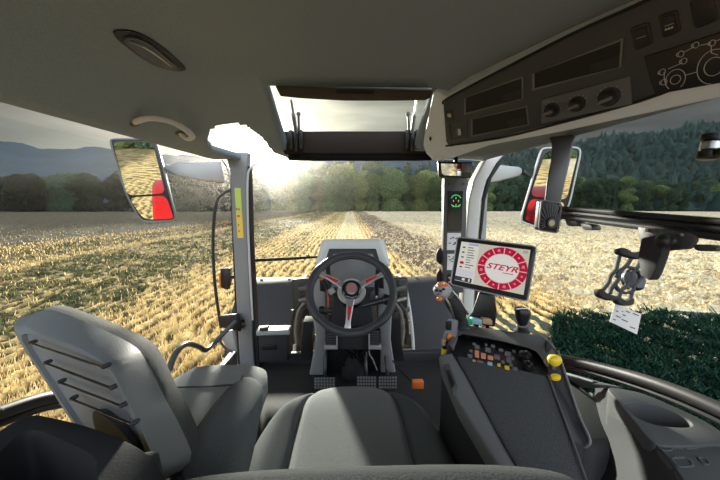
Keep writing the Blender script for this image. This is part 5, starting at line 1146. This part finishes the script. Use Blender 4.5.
def armR(mp_):
    return [[PY(522, 169, 2.05), PY(522, 173, 2.05), PY(522, 173, 2.12), PY(522, 169, 2.12)], [PY(519, 167, 2.04), PY(519, 176, 2.04), PY(519, 176, 2.12), PY(519, 167, 2.12)], [PY(500, 165, 2.04), PY(500, 181, 2.04), PY(500, 181, 2.13), PY(500, 165, 2.13)], [PY(484, 163, 2.03), PY(484, 184, 2.03), PY(484, 184, 2.13), PY(484, 163, 2.13)]]
door_mirror('door_mirror', rc_, rc_+Vector((.05, -1, -.10)), [(544, 148), (577, 147), (581, 151), (569, 205), (556, 230), (551, 231), (523, 222.5), (520.5, 219), (541, 150)], [[(546, 150.5), (576, 149.5), (578, 153), (566.5, 200), (530, 196)], [(529.5, 198.5), (566, 202.5), (554.5, 228), (551, 228.5), (524.5, 220.5)]], 'tall door mirror outside the right window, partly behind the dark bracket', armR, .02, 1)
# red rear mudguards with wheels, beside the rear of the cab (met in the mirrors)
for sx in (-1, 1):
    lab = 'left' if sx < 0 else 'right'
    bm = B(); rings = []
    for k in range(21):
        a = math.radians(20+140*k/20); y = -2.3+1.45*math.cos(a); z = -1.72+1.45*math.sin(a); rings.append([V(sx*.95, y, z), V(sx*1.45, y, z), V(sx*1.5, y*1.0, z-.06), V(sx*.95, y, z-.05)])
    loft(bm, rings); obj('rear_mudguard', bm, M['red_paint'], tractor, bevel=.02, label='red rear mudguard')
    bm = B(); c = V(sx*1.25, -2.3, .97-E); lathe(bm, [(.5, -.25), (.75, -.31), (.86, -.29), (.90, -.2), (.91, 0), (.90, .2), (.86, .29), (.75, .31), (.5, .25)], c, (1, 0, 0), 40); w = obj('rear_wheel', bm, M['rubber'], tractor)
    bm = B(); lathe(bm, [(0, sx*.1), (.2, sx*.1), (.25, sx*.05), (.5, sx*.22)], c, (1, 0, 0), 30); obj('wheel_disc', bm, M['red'], w)
# ------------------------------------------------------------------ bracket arm hanging from the console
t = thing('bracket_arm', PY(563, 140, 1.10), 'dark bracket arm with a round grille plate hanging from the overhead console', 'bracket')
bm = B(); loft(bm, [[PY(a, b, Yd), PY(c, b2, Yd), PY(c, b2, Yd+.03), PY(a, b, Yd+.03)] for a, b, c, b2, Yd in ((549, 137, 577, 134, 1.14), (552, 145, 573, 143, 1.10), (551, 160, 570, 161, 1.06), (547, 180, 565, 182, 1.03), (544, 205, 560, 206, 1.02))]); obj('arm', bm, mat('arm_dark', (.075, .075, .075), .45), t, bevel=.006, seg=3)
gq = [(541, 200), (561, 203.5), (557, 233), (538, 230)]; ga = [PY(a, b, 1.0) for a, b in gq]; gc = sum(ga, Vector())/4
bm = B(); prism(bm, rquad(ga, .01), Vector((0, .025, 0))); gp = obj('grille_plate', bm, M['black'], t, bevel=.003)
bm = B(); tube(bm, [p-Vector((0, .003, 0)) for p in rquad(ga, .01)], .0025, 6, closed=True); obj('plate_rim', bm, M['plastic_grey'], gp)
hc_ = PY(551.5, 223, .99); bm = B()
for k in range(17):
    a = math.radians(-30+k*15); a0 = hc_+Vector((math.cos(a)*.022, 0, math.sin(a)*.022)); l_ = .03 if 30 < math.degrees(a) < 160 else .018; a1 = hc_+Vector((math.cos(a)*(.022+l_*.75), 0, math.sin(a)*(.022+l_*1.6 if math.sin(a) > 0 else .022+l_*.6))); rod(bm, a0, a1, .0013, 5)
obj('grille_fins', bm, M['plastic_grey'], gp, smooth=False)['kind'] = 'stuff'
bm = B(); lathe(bm, [(.017, 0), (.017, .006), (.012, .006), (.012, 0)], hc_, (0, -1, 0), 24); obj('ring', bm, M['plastic_mid'], gp)
bm = B(); lathe(bm, [(.011, 0), (.011, .003), (0, .003)], hc_, (0, -1, 0), 20); obj('pale_disc', bm, mat('disc', (.62, .55, .40), .4), gp)
# ------------------------------------------------------------------ mounting rail across the right window
t = thing('mounting_rail', PX(640, 220, .80), 'black ribbed mounting rail crossing the right side window', 'rail')
def railpt(x, y, X=.80): return PX(x, y, X)
for k, (y0, y1, r0) in enumerate(((208, 221, .008), (212, 229, .010), (216.5, 237, .009))):
    bm = B(); a = railpt(560, y0); b = railpt(730, y1+1.2); b = a+(b-a)*((a.y-.24)/(a.y-b.y)); tube(bm, [a, b], r0, 10); obj('rail_profile', bm, M['plastic'] if k != 1 else M['black'], t)
bm = B(); a = railpt(561, 212, .81); b = railpt(730, 230, .81); b = a+(b-a)*((a.y-.24)/(a.y-b.y)); prism2(bm, [a+Vector((0, 0, .018)), a+Vector((.015, 0, .018)), a+Vector((.015, 0, -.022)), a+Vector((0, 0, -.022))], [b+Vector((0, 0, .018)), b+Vector((.015, 0, .018)), b+Vector((.015, 0, -.022)), b+Vector((0, 0, -.022))]); obj('rail_back', bm, M['black'], t)
for x0, x1, y0 in ((564, 577, 219), (580, 592, 223), (692, 716, 244)):
    tt = None; bm = B(); prism(bm, rquad([PX(x0, y0, .795), PX(x1, y0+2, .795), PX(x1+1, y0+7.5, .795), PX(x0+3, y0+7, .795)], .01), Vector((.03, 0, 0))); obj('rail_clamp', bm, M['plastic_mid'], t, bevel=.004)
# phone holder
t = thing('phone_holder', PX(640, 260, .75), 'black spring clamp phone holder hanging from the rail at the right window', 'holder')
bm = B(); prism(bm, rquad([PX(637, 226, .785), PX(690, 233, .785), PX(696, 238, .785), PX(690, 249, .785), PX(664, 251, .785), (PX(640, 246, .785))], .01), Vector((.012, 0, 0))); bp = obj('mounting_plate', bm, M['plastic_mid'], t, bevel=.003)
for x, y in ((647, 230), (683, 235.5)): bm = B(); lathe(bm, [(.005, 0), (.005, .003), (0, .004)], PX(x, y, .784), (-1, 0, 0), 12); obj('screw', bm, M['metal'], bp)
bm = B(); tube(bm, [PX(676, 241, .775), PX(664, 241, .76)], [.013, .017], 12); ball(bm, PX(664, 241, .757), .018); obj('ball_joint', bm, M['black'], t)
bm = B(); A = [PX(641, 238, .755), PX(655, 235, .755), PX(664, 238, .755), PX(661, 255, .75), PX(655, 272, .745), PX(650, 281, .745), PX(640, 276, .745), PX(638, 255, .75)]; prism(bm, rquad(A, .008), Vector((.022, 0, 0))); obj('joint_arm', bm, M['plastic'], t, bevel=.003)
hPt, hN = plane3(PT(632, 255, .86), PT(652, 270, .86), PT(620, 295, .82))
def hp_(x, y, o=0): return PN(x, y, hPt+hN*o, hN)
bm = B(); lathe(bm, [(.028, -.03), (.032, -.02), (.032, -.008), (.026, -.002), (0, -.002)], hp_(639, 279, -.014), hN, 28); o = obj('clamp_body', bm, M['black'], t)
bm = B(); lathe(bm, [(.0335, -.016), (.0335, -.012)], hp_(639, 279, -.014), hN, 28); obj('clamp_ring', bm, M['plastic_light'], o)
bm = B(); lathe(bm, [(.018, -.004), (.023, .003), (.012, .006), (0, .006)], hp_(630, 280, .0), hN, 24); obj('hub', bm, M['plastic'], t)
def ribbon(pts_, w, z=.006):
    c = catmull([Vector((a, b, 0)) for a, b in pts_], 5); L_ = []; R_ = []
    for k, p in enumerate(c):
        d = (c[min(k+1, len(c)-1)]-c[max(k-1, 0)]).normalized(); L_.append(hp_(p.x-d.y*w, p.y+d.x*w, z)); R_.append(hp_(p.x+d.y*w, p.y-d.x*w, z))
    bm = B(); prism(bm, L_+R_[::-1], -hN*.008); return bm
for pts_, w in (([(622, 252), (619, 262), (617, 270), (612, 276), (609, 284), (601, 293)], 1.4), ([(634, 254), (629, 264), (622, 271), (619, 280), (613, 288), (611, 294)], 1.5), ([(643, 256), (640, 266), (633, 273), (629, 284), (622, 291), (620, 298)], 1.6), ([(650, 259), (646, 270), (641, 279), (635, 287), (631, 300)], 1.4), ([(617, 277), (621, 270), (630, 267), (639, 271), (643, 279)], 1.2), ([(616, 283), (620, 290), (628, 293), (636, 289)], 1.2)):
    obj('spring_arm', ribbon(pts_, w), M['plastic'], t, bevel=.001)
for q in ([(619, 250), (622, 247.5), (628, 249), (634, 252), (645, 250.5), (649, 253), (648, 257), (640, 258.5), (632, 257), (622, 254)], [(599, 290), (603, 289), (607, 293), (613, 295), (620, 297), (619, 300), (611, 300), (601, 296)], [(618, 299), (622, 298), (628, 301), (633, 298), (635, 300), (633, 305), (626, 305.5), (619, 303)]):
    bm = B(); prism(bm, catmull([hp_(a, b, .012) for a, b in q], 4, True), -hN*.016); obj('foam_pad', bm, M['rubber'], t, bevel=.002)
t = thing('paper_tag', PT(627, 303, .82), 'small white printed paper tag hanging below the phone holder', 'tag')
tP, tN = plane3(PT(615, 304, .84), PT(641, 314, .82), PT(610, 321, .84))
def tg(x, y, o=0): return PN(x, y, tP+tN*o, tN)
bm = B(); prism(bm, [tg(615, 304), tg(641.5, 314), tg(637, 334.5), tg(609.5, 321.5)], -tN*.001); pp = obj('paper', bm, M['white'], t, smooth=False)
bm = B(); rod(bm, tg(622, 306), hp_(626, 300), .0008, 5); obj('string', bm, M['plastic'], t)
bm = B(); r_ = random.Random(5); ux = (tg(641, 314)-tg(615, 304)); uy = (tg(609.5, 321.5)-tg(615, 304)); o0_ = tg(615, 304, .0006)
for u, v, w in ((.45, .12, .16), (.72, .10, .22), (.10, .3, .10), (.38, .36, .12), (.15, .55, .2), (.40, .62, .24), (.10, .78, .1), (.76, .82, .2), (.32, .20, .05)):
    a = o0_+ux*u+uy*v; prism(bm, [a, a+ux*w, a+ux*w+uy*.05, a+uy*.05], -tN*.0003)
obj('print', bm, M['ink'], pp, smooth=False)
# lamp outside the right window
t = thing('corner_lamp', PX(712, 158, .95), 'small black lamp with clear middle band outside the right window', 'lamp')
c = PX(710, 146, .93)
for (a, b, z0, z1, r, m) in ((0, 0, .012, .032, .022, 'black'), (0, 0, -.012, .012, .019, 'metal'), (0, 0, -.034, -.012, .022, 'black')):
    bm = B(); lathe(bm, [(r*.8, z0), (r, z0+.003), (r, z1-.003), (r*.7, z1)], c, (.1, 0, 1), 20); obj('lamp_section', bm, M[m], t)
bm = B(); rod(bm, c+Vector((0, 0, -.02)), Vector((.87, .22, c.z-.02)), .012); obj('lamp_mount', bm, M['black'], t)
